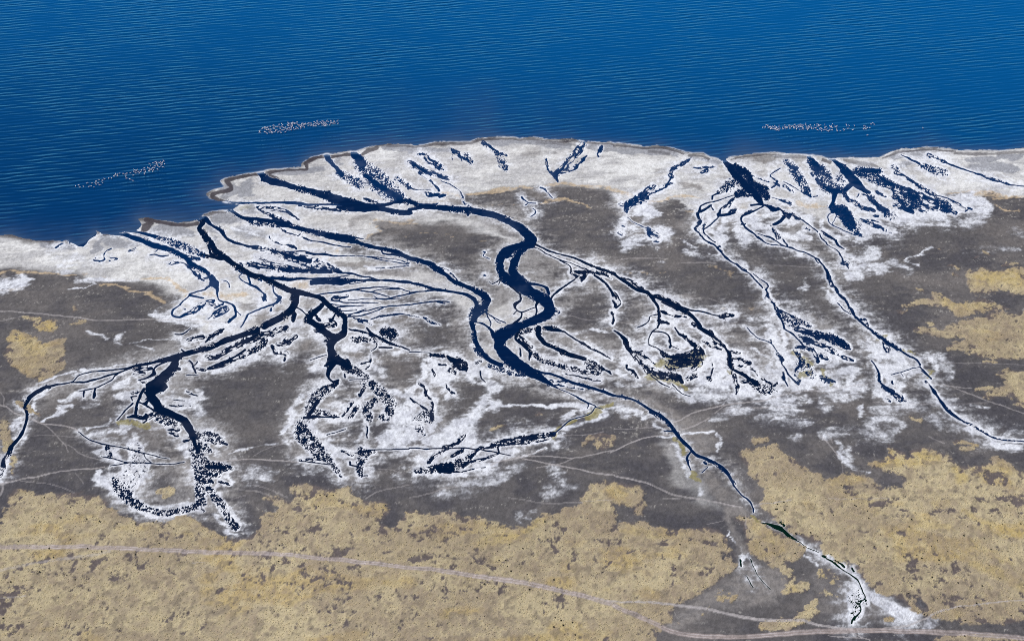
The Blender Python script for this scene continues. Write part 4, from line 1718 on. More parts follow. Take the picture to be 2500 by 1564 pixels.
mid = fbm(X32 / 14, Y32 / 14, 21, 4)
H = 0.10 + 0.16 * mid + 0.10 * fine + 0.15 * sstep(900, 1400, VV)
H = H.astype(np.float32)
LAB = np.full((NV, NU), -1, np.int32)
HAL = np.zeros((NV, NU), np.float32); HAL2 = HAL.copy(); RIM = HAL.copy()
GROUPS = []
shore_n = vn(X32 / 12, Y32 / 12, 3)
land_r = np.clip(lake_d * 0.012 + 0.02, -0.9, 0.6)
H = np.where(lake_d < 0, land_r, np.minimum(H, land_r + 0.03))
WN = rng.random((NV, NU)).astype(np.float32)
DOT = WN * .42 + vn(X32 / .9, Y32 / 1.5, 41) * .36 + vn(X32 / 2.6, Y32 / 3.8, 42) * .22
edge_n = (vn(X32 / 2.2, Y32 / 3.0, 51) - .5)

for kind, amt, pts, grp, halo in parse(WATER):
    if grp not in GROUPS: GROUPS.append(grp)
    gi = GROUPS.index(grp)
    hl = {'C': 3.4, 'B': 5.5, 'D': 6.5}[kind]
    r = stroke(pts, hl * 7)
    if r is None: continue
    w, D, S, L, W = r
    if kind == 'C':
        hw = np.maximum(W * (1 + .26 * edge_n[w]), .85 * sstep(.0, .5, W)) + .45
        h = np.clip((D - hw) * np.where(W < 2, .14, .085), -.55, 1) + .04 * edge_n[w] * sstep(1.5, 4, W)
        fr = sstep(.62, .84, vn(L / 22 + S.clip(-1, 1) * 9, L * 0, gi + 71)) * sstep(2.5, 6, W)   # ragged, stippled margins
        fe = np.clip(1 - (D - hw + 1.5) / 6.5, 0, 1) * (D > hw - 2.5)
        h = np.where((fr > 0) & (fe > 0), np.minimum(h, (DOT[w] - .30 - .36 * fr * fe) * .7), h)
        isl = fr * np.clip(1 - np.abs(D - hw + 3) / 4, 0, 1)
        h = np.where((isl > .4) & (DOT[w] > .66), np.maximum(h, .02), h)
    elif kind == 'B':
        den = .80 if amt is None else amt
        sd = (gi * 37 + len(pts) * 11 + int(abs(pts[0][0]))) % 977
        n1 = vn(L / 9 + sd, S / 2.7 + .35 * np.sin(L / 13), sd); n2 = vn(L / 24 + 3, S / 4.4 - .5 * np.sin(L / 21), sd + 5)
        rid = np.minimum(np.abs(n1 - .5), np.abs(n2 - .5) * 1.25) * 2
        env = np.clip(1.15 - (D / (W + .6)) ** 2, -1, 1)
        thr = den * .46 * np.clip(env, 0, 1) + .10 * (DOT[w] - .5)
        thr = np.where(W < 2.2, np.maximum(thr, .55 - .5 * D / (W + .5)), thr)
        h = np.where(env > 0, np.clip((rid - thr) * .55, -.25, .4), 1)
    else:
        den = .64 if amt is None else amt + .05
        env = np.clip(1.25 - (D / (W * 1.12 + .8)) ** 2.4, -1, 1)
        h = np.where(env > 0, np.clip((DOT[w] - (den - .05) * (.42 + .58 * np.clip(env, 0, 1))) * .9, -.3, .3), 1)
    h = h.astype(np.float32)
    hw_ = H[w]; m = h < hw_
    H[w] = np.where(m, h, hw_)
    LAB[w] = np.where(m & (h < .05), gi, LAB[w])
    HAL[w] = np.maximum(HAL[w], halo * np.exp(-np.maximum(0, D - W) / hl) * (1.0 if kind == 'C' else 1.05))
    RIM[w] = np.maximum(RIM[w], halo * np.exp(-np.maximum(0, D - W - .5) / (2.0 + 2.5 * halo)))
    HAL2[w] = np.maximum(HAL2[w], halo * .62 * np.exp(-np.maximum(0, D - W) / (hl * 3.2)) * (D < 1e5))
H = np.where((H > -.012) & (H <= 0.004), .004, H)
WATERM = H < 0

# ---------------------------------------------------------------- surface layers
LAY = {k: np.zeros((NV, NU), np.float32) for k in
       ('sand', 'grey', 'damp', 'brown', 'green', 'orange', 'mud', 'salt', 'olive', 'dark', 'G', 'K', 'Y', 'R', 'r')}
RUT = np.zeros((NV, NU), np.float32)
PATHS = []
WU0, WV0 = WU, WV
WPAD = 24
ca, sa = math.cos(.16), math.sin(.16)
SX, SY = X32 * ca + Y32 * sa, -X32 * sa + Y32 * ca
WU1 = UU + (fbm(SX / 40, SY / 16, 201, 6, .66) - .5) * 62
WV1 = VV + (fbm(SX / 34, SY / 20, 211, 6, .66) - .5) * 34
WUG = UU + (fbm(X32 / 26, Y32 / 20, 221, 6, .68) - .5) * 46
WVG = VV + (fbm(X32 / 26, Y32 / 20, 231, 6, .68) - .5) * 34
for kind, amt, pts, grp, halo in list(parse(PAINT)) + list(parse(GRASS)):
    k0 = kind.rstrip('!')
    if k0 in 'Rr' or k0 == 'brown': WU, WV = WU0, WV0
    elif k0 in 'GKY': WU, WV = WUG, WVG
    else: WU, WV = WU1, WV1
    amt = 1.0 if amt is None else amt
    if kind[-1] == '!':
        k = kind[:-1]
        soft = 15.0 if k == 'G' else 26.0
        r = polygon(pts, soft * 2)
        if r is None: continue
        w, d = r
        LAY[k][w] = np.maximum(LAY[k][w], amt * sstep(soft, -soft, d))
        continue
    if kind in 'Rr':
        r = stroke(pts, 4)
        if r is None: continue
        w, D, S, L, W = r
        m = amt * sstep(1.15, .75, D / (W + .4))
        LAY[kind][w] = np.maximum(LAY[kind][w], m)
        if kind == 'R':
            rut = np.exp(-((np.abs(S) / np.maximum(W, .5) - .5) / .2) ** 2) * (vn(L / 30, S * 0 + 2, 77) * .8 + .3)
            RUT[w] = np.maximum(RUT[w], rut * (m > .3))
        else:
            RUT[w] = np.maximum(RUT[w], m * .5)
        continue
    hard = kind in ('brown', 'grey')
    r = stroke(pts, max(p[2] for p in pts) * .6)
    if r is None: continue
    w, D, S, L, W = r
    q = D / (W + .5)
    f = sstep(1.2, .85, q) if kind == 'brown' else sstep(1.9, .15, q) if kind == 'salt' else sstep(1.55, .35, q)
    LAY[kind][w] = np.maximum(LAY[kind][w], amt * f)

# wind-drifted streaks and patchiness in metres
streak = fbm(SX / 34, SY / 11, 61, 6, .66)
streak2 = fbm(SX / 14 + 9, SY / 4.6, 67, 5, .68)
patch = fbm(X32 / 30, Y32 / 30, 71, 5, .6)
grain = vn(X32 / .9, Y32 / 1.3, 81)
grain2 = vn(X32 / 1.9, Y32 / 2.6, 83)
def st(x, k=2.0):
    return np.clip((x - .5) * k + .5, 0, 1)
GA = st(.72 * vn(X32 / 1.25, Y32 / 1.9, 301) + .28 * WN, 1.7)
GB = st(vn(X32 / 2.6, Y32 / 3.8, 303), 1.4)
GC = .55 * GA + .45 * GB
big = fbm(X32 / 130, Y32 / 130, 91, 3)

def blur(a, ru, rv):
    fu = np.fft.rfftfreq(NU)[None]; fv = np.fft.fftfreq(NV)[:, None]
    return np.fft.irfft2(np.fft.rfft2(a) * np.exp(-2 * math.pi ** 2 * ((ru * fu) ** 2 + (rv * fv) ** 2)), s=a.shape).astype(np.float32)
WB = blur((WATERM & (lake_d > 0)).astype(np.float32), 20, 14)
def mix(a, b, f):
    return a + (b - a) * f[..., None]
def flat(c):
    return np.broadcast_to(c, (NV, NU, 3)).copy()
MUD, MUD2, MUD3 = lin(97, 93, 92), lin(74, 72, 77), lin(122, 115, 110)
SAND, SAND2 = lin(214, 210, 203), lin(188, 185, 182)
SALT, SALT2 = lin(238, 238, 240), lin(214, 214, 218)
col = flat(MUD)
col = mix(col, MUD3, sstep(.46, .74, streak * .35 + patch * .4 + big * .25) * .8)
col = mix(col, MUD2, sstep(.54, .34, streak2 * .4 + patch * .6) * .65)
col = mix(col, MUD2, np.clip(LAY['dark'], 0, 1) * .75 * (.6 + .6 * streak2))
sp = sstep(.84, .97, GA * .6 + st(streak2) * .4 + .12 * (big - .5))
col = mix(col, lin(190, 184, 172), sp * .4)
sandm = sstep(.22, .78, LAY['sand'] - LAY['mud'] * .9 + (patch - .5) * .5 + (streak - .5) * .5) * np.clip(LAY['sand'] * 1.5, 0, 1)
scol = mix(flat(SAND), SAND2, sstep(.40, .62, streak2 * .4 + streak * .4 + big * .2))
scol = mix(scol, lin(160, 157, 155), sstep(.57, .70, fbm(SX / 30, SY / 3.4, 68, 4, .6)) * .6)
scol = mix(scol, lin(230, 227, 221), sstep(.54, .36, streak * .6 + patch * .4) * .9)
col = col * (1 - sandm[..., None]) + scol * sandm[..., None]
dust = sstep(.36, .80, st(streak2, 1.6) * .4 + st(patch, 1.6) * .4 + GC * .15 + .9 * np.clip(WB, 0, .4) - .02)
col = mix(col, lin(186, 181, 176), dust * .50 * sstep(.015, .13, WB))
greym = sstep(.18, .6, LAY['grey'] + (streak2 - .5) * .40) * np.clip(LAY['grey'] * 1.6, 0, 1)
gcol = mix(flat(lin(142, 135, 129)), lin(122, 117, 114), sstep(.4, .65, streak2))
col = col * (1 - .8 * greym[..., None]) + gcol * (.8 * greym[..., None])
dampm = sstep(.15, .6, LAY['damp'] + (streak2 - .5) * .35)
col = mix(col, lin(146, 146, 150), dampm * .85)
orm = sstep(.36, .98, LAY['orange'] * .95 + (grain2 - .5) * .45 + (streak2 - .5) * .8)
col = mix(col, lin(205, 180, 144), orm * .7)
col = mix(col, lin(150, 150, 118), np.clip(LAY['green'], 0, 1) * .7)

sn = .26 * (streak - .5) + .46 * (streak2 - .5) + .16 * (patch - .5) + .30 * (grain2 - .5) + .26 * (grain - .5) + .34 * (WN - .5)
saltf = np.maximum(LAY['salt'] * .62, HAL) + .25 * HAL * LAY['salt']
HALB = np.maximum(HAL, .85 * HAL2)
saltf = np.maximum(LAY['salt'] * .95, HALB) + .25 * HALB * LAY['salt']
saltf = saltf * (1 - .40 * LAY['mud'])
wx, wy = (fbm(X32 / 16, Y32 / 16, 311, 3) - .5) * 16, (fbm(X32 / 16, Y32 / 16, 317, 3) - .5) * 16
vein = np.zeros_like(H); va = 1.0; vt = 0.0
for i_ in range(5):                                    # ridged, wind-combed veins of efflorescence
    f_ = 1.9 ** i_
    vein += va * (1 - np.abs(2 * vn((SX + wx) / 30 * f_, (SY + wy) / 13 * f_, 331 + i_) - 1)); vt += va; va *= .72
vein = st(vein / vt, 3.2) - .12
sl_ = .62 * (vein - .5) + .34 * (st(streak2, 2.4) - .5) + .22 * (GC - .5)
saltf = np.maximum(LAY['salt'] * .70, HALB) + .30 * HALB * LAY['salt']
saltf = saltf * (1 - .40 * LAY['mud'])
saltm = (.40 * sstep(.02, .70, saltf + sl_ * .45) + .60 * sstep(.22, .66, saltf + sl_ * .85)) * sstep(.01, .12, saltf)
saltm = np.maximum(saltm * (.88 + .12 * GA), .92 * sstep(.20, .52, RIM + .12 * (GC - .5)))
saltc = mix(flat(SALT), SALT2, sstep(.45, .7, fbm(X32 / 8, Y32 / 8, 95, 3)))
col = col * (1 - .92 * saltm[..., None]) + saltc * (.92 * saltm[..., None])
# bare dark stones and dry stems on the crust
col = mix(col, lin(90, 86, 88), sstep(.86, .95, grain * .75 + grain2 * .25) * saltm * sstep(.6, .2, HAL) * .5)

clump = fbm(X32 / 6.5, Y32 / 6.5, 241, 4, .62)
gn = (st(clump, 2.4) - .5) * .75 + (st(patch, 1.8) - .5) * .55 + (streak2 - .5) * .55 + (GB - .5) * .36 + (GA - .5) * .34
gsup = LAY['G'] * .98 - np.maximum(LAY['grey'] * .75, LAY['dark'] * .25) - LAY['K'] * .62
grassm = sstep(.26, .66, gsup + gn * 1.15) * sstep(.12, .3, LAY['G'])
lump = fbm(X32 / 4.0, Y32 / 4.6, 101, 3)
g1 = mix(flat(lin(192, 176, 140)), lin(174, 158, 130), sstep(.42, .66, fbm(X32 / 22, Y32 / 22, 103, 4)))
g1 = mix(g1, lin(196, 172, 108), np.clip(LAY['Y'], 0, 1) * .7 * sstep(.3, .6, patch + .12))
g1 = mix(g1, lin(190, 164, 104), sstep(.60, .74, fbm(X32 / 40, Y32 / 26, 107, 4)) * .6)
g1 = mix(g1, lin(122, 110, 96), sstep(.56, .70, lump) * .55)
g1 = mix(g1, lin(206, 190, 150), sstep(.44, .30, lump) * .5)
g1 = mix(g1, lin(92, 84, 70), sstep(.86, .93, grain2 * .5 + grain * .5) * .6)
mott = fbm(X32 / 50, Y32 / 34, 251, 4, .6)
thin = sstep(.40, .70, mott + .35 * (st(clump) - .5) + .20 * (GC - .5))
g1 = mix(g1, lin(150, 133, 112), thin * .55)
g1 = mix(g1, lin(132, 117, 100), sstep(.50, .86, .6 * GA + .4 * GB) * .42)
gb = mix(flat(lin(118, 106, 100)), lin(96, 84, 82), sstep(.4, .65, patch))
inG = sstep(.2, .6, LAY['G']) * (1 - np.clip(LAY['dark'] * 1.2, 0, 1)) * (1 - np.clip(LAY['grey'] * 1.4, 0, 1)) * (1 - saltm)
col = mix(col, lin(112, 100, 95), inG * .75)
col = col * (1 - grassm[..., None]) + g1 * grassm[..., None]
olm = sstep(.35, .6, LAY['olive'] + (grain2 - .5) * .5 + (grain - .5) * .4) * np.clip(LAY['olive'] * 2, 0, 1)
col = mix(col, lin(146, 136, 84), olm * .75)
col = mix(col, lin(64, 57, 62), np.clip(LAY['brown'], 0, 1) * .92 * (1 - WATERM) * sstep(.0, .5, .75 + (streak2 - .5)))
roadm = np.clip(LAY['R'] * (.9 + .3 * (grain2 - .5)), 0, 1)
rc = mix(flat(lin(164, 149, 141)), lin(204, 192, 188), np.clip(RUT, 0, 1))
rc = mix(rc, lin(126, 117, 114), sstep(.55, .7, streak2) * .35)
col = col * (1 - .9 * roadm[..., None]) + rc * (.9 * roadm[..., None])
pathm = np.clip(LAY['r'], 0, 1) * (.8 + .4 * (streak2 - .5))
col = mix(col, lin(182, 174, 170), np.clip(pathm, 0, 1) * .9 * (1 - roadm))
tone = 1 + .26 * (GA - .5) + .16 * (GB - .5) + .14 * (WN - .5) + .16 * (big - .5)
col = np.clip(col * tone[..., None], .004, .9).astype(np.float32)

# grass, salt blisters and wheel ruts also have relief
H = np.where(WATERM | (lake_d < 0), H, H + grassm * (1.15 * (lump - .35) + .10) + .05 * saltm * grain2 - .12 * roadm * RUT - .05 * roadm)
H = np.where(~WATERM & (lake_d >= 0), np.maximum(H, .004), H).astype(np.float32)

# ---------------------------------------------------------------- materials
def new_mat(name):
    m = bpy.data.materials.new(name); m.use_nodes = True
    nt = m.node_tree
    return m, nt.nodes, nt.links, nt.nodes["Principled BSDF"]
def noise(N, Lk, vec, scale, detail=3, rough=.55):
    n = N.new("ShaderNodeTexNoise"); n.inputs["Scale"].default_value = scale
    n.inputs["Detail"].default_value = detail; n.inputs["Roughness"].default_value = rough
    Lk.new(vec, n.inputs["Vector"]); return n.outputs["Fac"]
def math_n(N, Lk, op, a, b=None, c=None):
    n = N.new("ShaderNodeMath"); n.operation = op
    for i, x in enumerate((a, b, c)):
        if x is None: continue
        if isinstance(x, (int, float)): n.inputs[i].default_value = x
        else: Lk.new(x, n.inputs[i])
    return n.outputs[0]
def mixc(N, Lk, f, a, b, mode='MIX'):
    n = N.new("ShaderNodeMix"); n.data_type = 'RGBA'; n.blend_type = mode
    for sock, x in ((n.inputs[0], f), (n.inputs[6], a), (n.inputs[7], b)):
        if isinstance(x, (int, float)): sock.default_value = x
        elif isinstance(x, (tuple, list, np.ndarray)): sock.default_value = (*[float(q) for q in x[:3]], 1)
        else: Lk.new(x, sock)
    return n.outputs[2]

m_ground, N, Lk, bs = new_mat("delta_ground")
at = N.new("ShaderNodeAttribute"); at.attribute_name = "soil"
geo = N.new("ShaderNodeNewGeometry")
n1 = noise(N, Lk, geo.outputs["Position"], 1.6, 4, .7)
mr = N.new("ShaderNodeMapRange"); mr.inputs[1].default_value = .25; mr.inputs[2].default_value = .75
mr.inputs[3].default_value = .80; mr.inputs[4].default_value = 1.20
Lk.new(n1, mr.inputs[0])
vm = N.new("ShaderNodeVectorMath"); vm.operation = 'SCALE'
Lk.new(at.outputs["Color"], vm.inputs[0]); Lk.new(mr.outputs[0], vm.inputs["Scale"])
Lk.new(vm.outputs[0], bs.inputs["Base Color"])
bs.inputs["Roughness"].default_value = .92
bs.inputs["Specular IOR Level"].default_value = .15
bp = N.new("ShaderNodeBump"); bp.inputs["Strength"].default_value = .5; bp.inputs["Distance"].default_value = .35
Lk.new(noise(N, Lk, geo.outputs["Position"], .8, 4, .65), bp.inputs["Height"]); Lk.new(bp.outputs[0], bs.inputs["Normal"])

def water_mat(name, deep, waves, rough, attrs, siltc=(92, 92, 108), far_sheen=None):
    m, N, Lk, bs = new_mat(name)
    geo = N.new("ShaderNodeNewGeometry")
    c = None
    if attrs:
        a1 = N.new("ShaderNodeAttribute"); a1.attribute_name = "silt"
        a2 = N.new("ShaderNodeAttribute"); a2.attribute_name = "foam"
        nf = noise(N, Lk, geo.outputs["Position"], .012, 3)
        c0 = mixc(N, Lk, nf, deep, tuple(x * .80 for x in deep))
        if far_sheen is not None:
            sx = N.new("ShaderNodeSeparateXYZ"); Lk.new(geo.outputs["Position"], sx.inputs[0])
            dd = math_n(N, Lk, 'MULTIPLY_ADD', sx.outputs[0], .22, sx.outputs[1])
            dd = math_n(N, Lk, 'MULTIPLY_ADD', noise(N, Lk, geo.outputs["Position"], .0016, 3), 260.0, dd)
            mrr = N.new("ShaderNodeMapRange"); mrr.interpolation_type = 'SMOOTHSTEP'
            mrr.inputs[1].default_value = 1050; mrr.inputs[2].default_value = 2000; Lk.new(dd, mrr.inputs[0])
            c0 = mixc(N, Lk, mrr.outputs[0], c0, far_sheen)  # sky reflection growing with distance, painted into the lake's base colour
        c = mixc(N, Lk, a1.outputs["Fac"], c0, lin(*siltc))
        c = mixc(N, Lk, a2.outputs["Fac"], c, lin(225, 228, 232))
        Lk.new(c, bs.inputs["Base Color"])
        rr = math_n(N, Lk, 'MULTIPLY_ADD', a2.outputs["Fac"], .5, rough)
        Lk.new(rr, bs.inputs["Roughness"])
    else:
        bs.inputs["Base Color"].default_value = (*deep, 1)
        bs.inputs["Roughness"].default_value = rough
    bs.inputs["IOR"].default_value = 1.333
    bs.inputs["Specular IOR Level"].default_value = .10
    def train(rot, lam, wig, seed):
        mp = N.new("ShaderNodeMapping"); mp.inputs["Rotation"].default_value = (0, 0, rot)
        mp.inputs["Location"].default_value = (seed, seed * 2.3, 0)
        Lk.new(geo.outputs["Position"], mp.inputs["Vector"])
        st = N.new("ShaderNodeMapping"); st.inputs["Scale"].default_value = (1 / (lam * 4.5), 1 / (lam * 1.7), 1)
        Lk.new(mp.outputs[0], st.inputs["Vector"])
        nz = noise(N, Lk, st.outputs[0], 1.0, 2, .55)
        am = N.new("ShaderNodeMapping"); am.inputs["Scale"].default_value = (1 / (lam * 5), 1 / (lam * 2.2), 1); am.inputs["Location"].default_value = (31, 7, 0)
        Lk.new(mp.outputs[0], am.inputs["Vector"])
        na = math_n(N, Lk, 'MULTIPLY_ADD', noise(N, Lk, am.outputs[0], 1.0, 1, .5), 2.4, -.35)
        sp = N.new("ShaderNodeSeparateXYZ"); Lk.new(mp.outputs[0], sp.inputs[0])
        ph = math_n(N, Lk, 'MULTIPLY_ADD', nz, wig, math_n(N, Lk, 'MULTIPLY', sp.outputs[1], 2 * math.pi / lam))
        return math_n(N, Lk, 'MULTIPLY', math_n(N, Lk, 'SINE', ph), na)
    w1 = train(-.25, 8.0, 5.0, 0.0)
    w2 = train(-.10, 5.2, 4.5, 40.0)
    gust = noise(N, Lk, geo.outputs["Position"], .008, 3)
    hsum = math_n(N, Lk, 'MULTIPLY_ADD', w2, .45, w1)
    amp = math_n(N, Lk, 'MULTIPLY_ADD', gust, 3.0, -.6)
    if attrs:
        calm = math_n(N, Lk, 'SUBTRACT', 1.0, a1.outputs["Fac"])
        amp = math_n(N, Lk, 'MULTIPLY', amp, calm)
    bp = N.new("ShaderNodeBump"); bp.inputs["Strength"].default_value = 1.0; bp.inputs["Distance"].default_value = waves
    Lk.new(math_n(N, Lk, 'MULTIPLY', hsum, amp), bp.inputs["Height"])
    # water colour, with any painted far sky sheen, below a bluish sky reflection
    di = N.new("ShaderNodeBsdfDiffuse"); gl = N.new("ShaderNodeBsdfGlossy"); mx = N.new("ShaderNodeMixShader"); fr = N.new("ShaderNodeFresnel")
    fr.inputs["IOR"].default_value = 1.333; gl.inputs["Color"].default_value = (.16, .55, .95, 1); gl.inputs["Roughness"].default_value = rough
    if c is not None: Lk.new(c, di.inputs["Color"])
    else: di.inputs["Color"].default_value = (*deep, 1)
    for nd in (di, gl, fr): Lk.new(bp.outputs[0], nd.inputs["Normal"])
    Lk.new(math_n(N, Lk, 'MULTIPLY', fr.outputs[0], .6), mx.inputs[0]); Lk.new(di.outputs[0], mx.inputs[1]); Lk.new(gl.outputs[0], mx.inputs[2])
    Lk.new(mx.outputs[0], N["Material Output"].inputs["Surface"]); N.remove(bs)
    return m
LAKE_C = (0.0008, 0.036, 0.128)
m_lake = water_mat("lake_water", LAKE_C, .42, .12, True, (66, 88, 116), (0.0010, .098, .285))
m_chan = water_mat("channel_water", (0.0012, 0.0125, 0.054), .05, .08, True, (58, 76, 104))
m_dark = water_mat("still_dark_water", (0.0014, 0.0080, 0.030), .04, .08, True, (54, 60, 76))
m_blue = water_mat("silty_mouth_water", (0.0016, 0.0230, 0.088), .06, .10, True, (74, 92, 122))
m_pool = water_mat("algae_pool_water", (0.0015, 0.014, 0.006), .03, .10, False)

# ---------------------------------------------------------------- mesh helpers
def make_obj(name, mesh, mat, label=None, cat=None, kind=None, group=None):
    o = bpy.data.objects.new(name, mesh); scene.collection.objects.link(o)
    if mat is not None: mesh.materials.append(mat)
    if label: o["label"] = label
    if cat: o["category"] = cat
    if kind: o["kind"] = kind
    if group: o["group"] = group
    return o
def np_mesh(name, co, quads, tris=None):
    me = bpy.data.meshes.new(name)
    nq = len(quads); nt_ = 0 if tris is None else len(tris)
    loops = quads.reshape(-1).astype(np.int32)
    starts = np.arange(nq, dtype=np.int32) * 4
    if nt_:
        starts = np.concatenate([starts, nq * 4 + np.arange(nt_, dtype=np.int32) * 3])
        loops = np.concatenate([loops, tris.reshape(-1).astype(np.int32)])
    me.vertices.add(len(co)); me.vertices.foreach_set("co", co.astype(np.float32).reshape(-1))
    me.loops.add(len(loops)); me.loops.foreach_set("vertex_index", loops)
    me.polygons.add(nq + nt_); me.polygons.foreach_set("loop_start", starts)
    me.update(calc_edges=True)
    return me
def attr(me, name, typ, data):
    a = me.attributes.new(name, typ, 'POINT')
    a.data.foreach_set("color" if typ == 'FLOAT_COLOR' else "value", np.ascontiguousarray(data, np.float32).reshape(-1))

IDX = np.arange(NV * NU).reshape(NV, NU)
CO = np.stack([X32, Y32, H], -1).reshape(-1, 3)
COL = np.concatenate([col, np.ones((NV, NU, 1), np.float32)], -1).reshape(-1, 4)
QUAD = np.stack([IDX[1:, :-1], IDX[1:, 1:], IDX[:-1, 1:], IDX[:-1, :-1]], -1)
# shading normals of the whole relief, so neighbouring pieces meet without a seam
du = np.stack(np.gradient(np.stack([X32, Y32, H], -1), axis=1), 0)[...] if False else np.gradient(np.stack([X32, Y32, H], -1), axis=1)
dv = np.gradient(np.stack([X32, Y32, H], -1), axis=0)
NRM = np.cross(dv, du); NRM /= np.linalg.norm(NRM, axis=-1, keepdims=True) + 1e-12
NRM = np.where(NRM[..., 2:3] < 0, -NRM, NRM).reshape(-1, 3).astype(np.float32)

def cells(mask, name, mat, z=None, with_col=True, **kw):
    q = QUAD[mask].reshape(-1, 4)
    if len(q) == 0: return None, None
    used = np.zeros(NV * NU, bool); used[q.reshape(-1)] = True
    ids = np.nonzero(used)[0]; rem = np.zeros(NV * NU, np.int64); rem[ids] = np.arange(len(ids))
    co = CO[ids].copy()
    if z is not None: co[:, 2] = z
    me = np_mesh(name, co, rem[q])
    if with_col:
        attr(me, "soil", 'FLOAT_COLOR', COL[ids])
        me.polygons.foreach_set("use_smooth", np.ones(len(q), bool))
        me.normals_split_custom_set_from_vertices(NRM[ids])
    return make_obj(name, me, mat, **kw), ids

def cmean(a):
    return (a[1:, 1:] + a[1:, :-1] + a[:-1, 1:] + a[:-1, :-1]) * .25
def cmin(a):
    return np.minimum(np.minimum(a[1:, 1:], a[1:, :-1]), np.minimum(a[:-1, 1:], a[:-1, :-1]))
def cmax(a):
    return np.maximum(np.maximum(a[1:, 1:], a[1:, :-1]), np.maximum(a[:-1, 1:], a[:-1, :-1]))

hid = cmax(H) < -.14                                   # deep bed, never seen through the dark water
land = ~hid
road_c = cmean(LAY['R']) > .45
path_c = (cmean(LAY['r']) > .40) & ~road_c
gr_c = cmean(grassm * 1.0) > .45
bare_c = (cmean(LAY['G']) > .4)
salt_c = cmean(saltm * 1.0) > .5
sand_c = cmean(np.maximum(sandm, dampm)) > .45
shore_c = cmean(LAY['brown']) > .4
left = land.copy()
for nm, mk, lb in (
    ("dirt_road", road_c, "wide pale dirt road with twin wheel ruts crossing the dry grass"),
    ("footpath", path_c, "thin pale animal and foot tracks worn across the grey mud"),
    ("wet_mud_strip", shore_c & ~gr_c, "dark brown wet mud strip behind the surf line of the lake"),
    ("grassland", gr_c, "dry golden grassland with bare brown patches along the bottom"),
    ("salt_flat", salt_c, "bright white salt crust lining the channels and pools"),
    ("sand_flat", sand_c, "pale grey beige sand flat behind the lake shore"),
    ("bare_ground", bare_c, "bare brown earth between the clumps of dry grass"),
    ("mud_flat", np.ones_like(left), "dark grey volcanic mud flat between the channels")):
    cells(left & mk, nm, m_ground, kind="structure", label=lb, cat=nm.replace('_', ' '))
    left &= ~mk

# ---------------------------------------------------------------- water
cmn = cmin(H)
wet = cmn < .0
flatH = H
corners = np.stack([H[1:, 1:], H[1:, :-1], H[:-1, 1:], H[:-1, :-1]], -1)
labs = np.stack([LAB[1:, 1:], LAB[1:, :-1], LAB[:-1, 1:], LAB[:-1, :-1]], -1)
clab = np.take_along_axis(labs, corners.argmin(-1)[..., None], -1)[..., 0]
lake_c = cmean(lake_d) < 4.0
lake_c &= wet | (cmean(lake_d) < 0)
WNAME = {
 'river': ("river", "broad dark blue river winding from the grass plain to the lake"),
 'stream_north': ("stream", "short stippled stream running from the lake edge to the river's last bend"),
 'shore_runnel': ("runnel", "thin branching runnels draining the pale flat behind the middle shore"),
 'tidal_arm': ("inlet", "long straight narrow inlet running from the lake into the river mouth"),
 'stream_mid': ("stream", "dark stream with white islets looping beside the river on its left"),
 'stream_marsh': ("stream", "stream feeding a dense braided marsh and a long dark pool"),
 'stream_west': ("stream", "wide forked stream swinging left through white salt to the plain"),
 'stream_delta': ("stream", "dark stream ending in a speckled horseshoe marsh at lower left"),
 'stream_fork': ("stream", "leftmost forked stream with dark leaf shaped pools on pale sand"),
 'stream_loop': ("stream", "stream spreading into speckled marsh loops on white salt below the middle"),
 'stream_fan': ("rivulet", "fan of hair thin dark rivulets combed across white salt left of the river"),
 'stream_oxbow': ("oxbow", "dark oxbow loops around grey islands right of the river bend"),
 'stream_terrace': ("stream", "braided stream right of the river ending in olive marsh fans"),
 'stream_gully': ("stream", "winding thin stream from a fan shaped mouth to a dark lens shaped pool"),
 'stream_plain': ("stream", "rightmost long thin stream crossing the grey plain down to the picture edge"),
 'marsh_flat': ("marsh_water", "stippled dark blue marsh behind the shore at upper right"),
 'shore_marsh': ("marsh_water", "narrow braided marsh crossing the pale flat right of the middle shore"),
 'pool_green': ("pool", "dark green pool and trickle along the gully at lower right"),
}
for gi, g in enumerate(GROUPS):
    nm, lb = WNAME[g]
    mt = {'pool_green': m_pool, 'stream_west': m_dark, 'stream_delta': m_dark, 'stream_loop': m_dark, 'stream_oxbow': m_dark,
          'stream_terrace': m_dark, 'stream_north': m_blue, 'tidal_arm': m_blue, 'shore_runnel': m_blue, 'stream_fork': m_blue,
          'marsh_flat': m_blue, 'shore_marsh': m_blue}.get(g, m_chan)
    o, ids_ = cells(wet & ~lake_c & (clab == gi), nm, mt, z=0.0, with_col=False,
                    kind="structure", label=lb, cat=nm.replace('_', ' '))
    if o is not None:
        shal = np.clip(sstep(-.18, .0, H.reshape(-1)[ids_]) * .5 + .34 * sstep(.52, .76, patch.reshape(-1)[ids_]), 0, .7)
        attr(o.data, "silt", 'FLOAT', shal); attr(o.data, "foam", 'FLOAT', shal * 0)
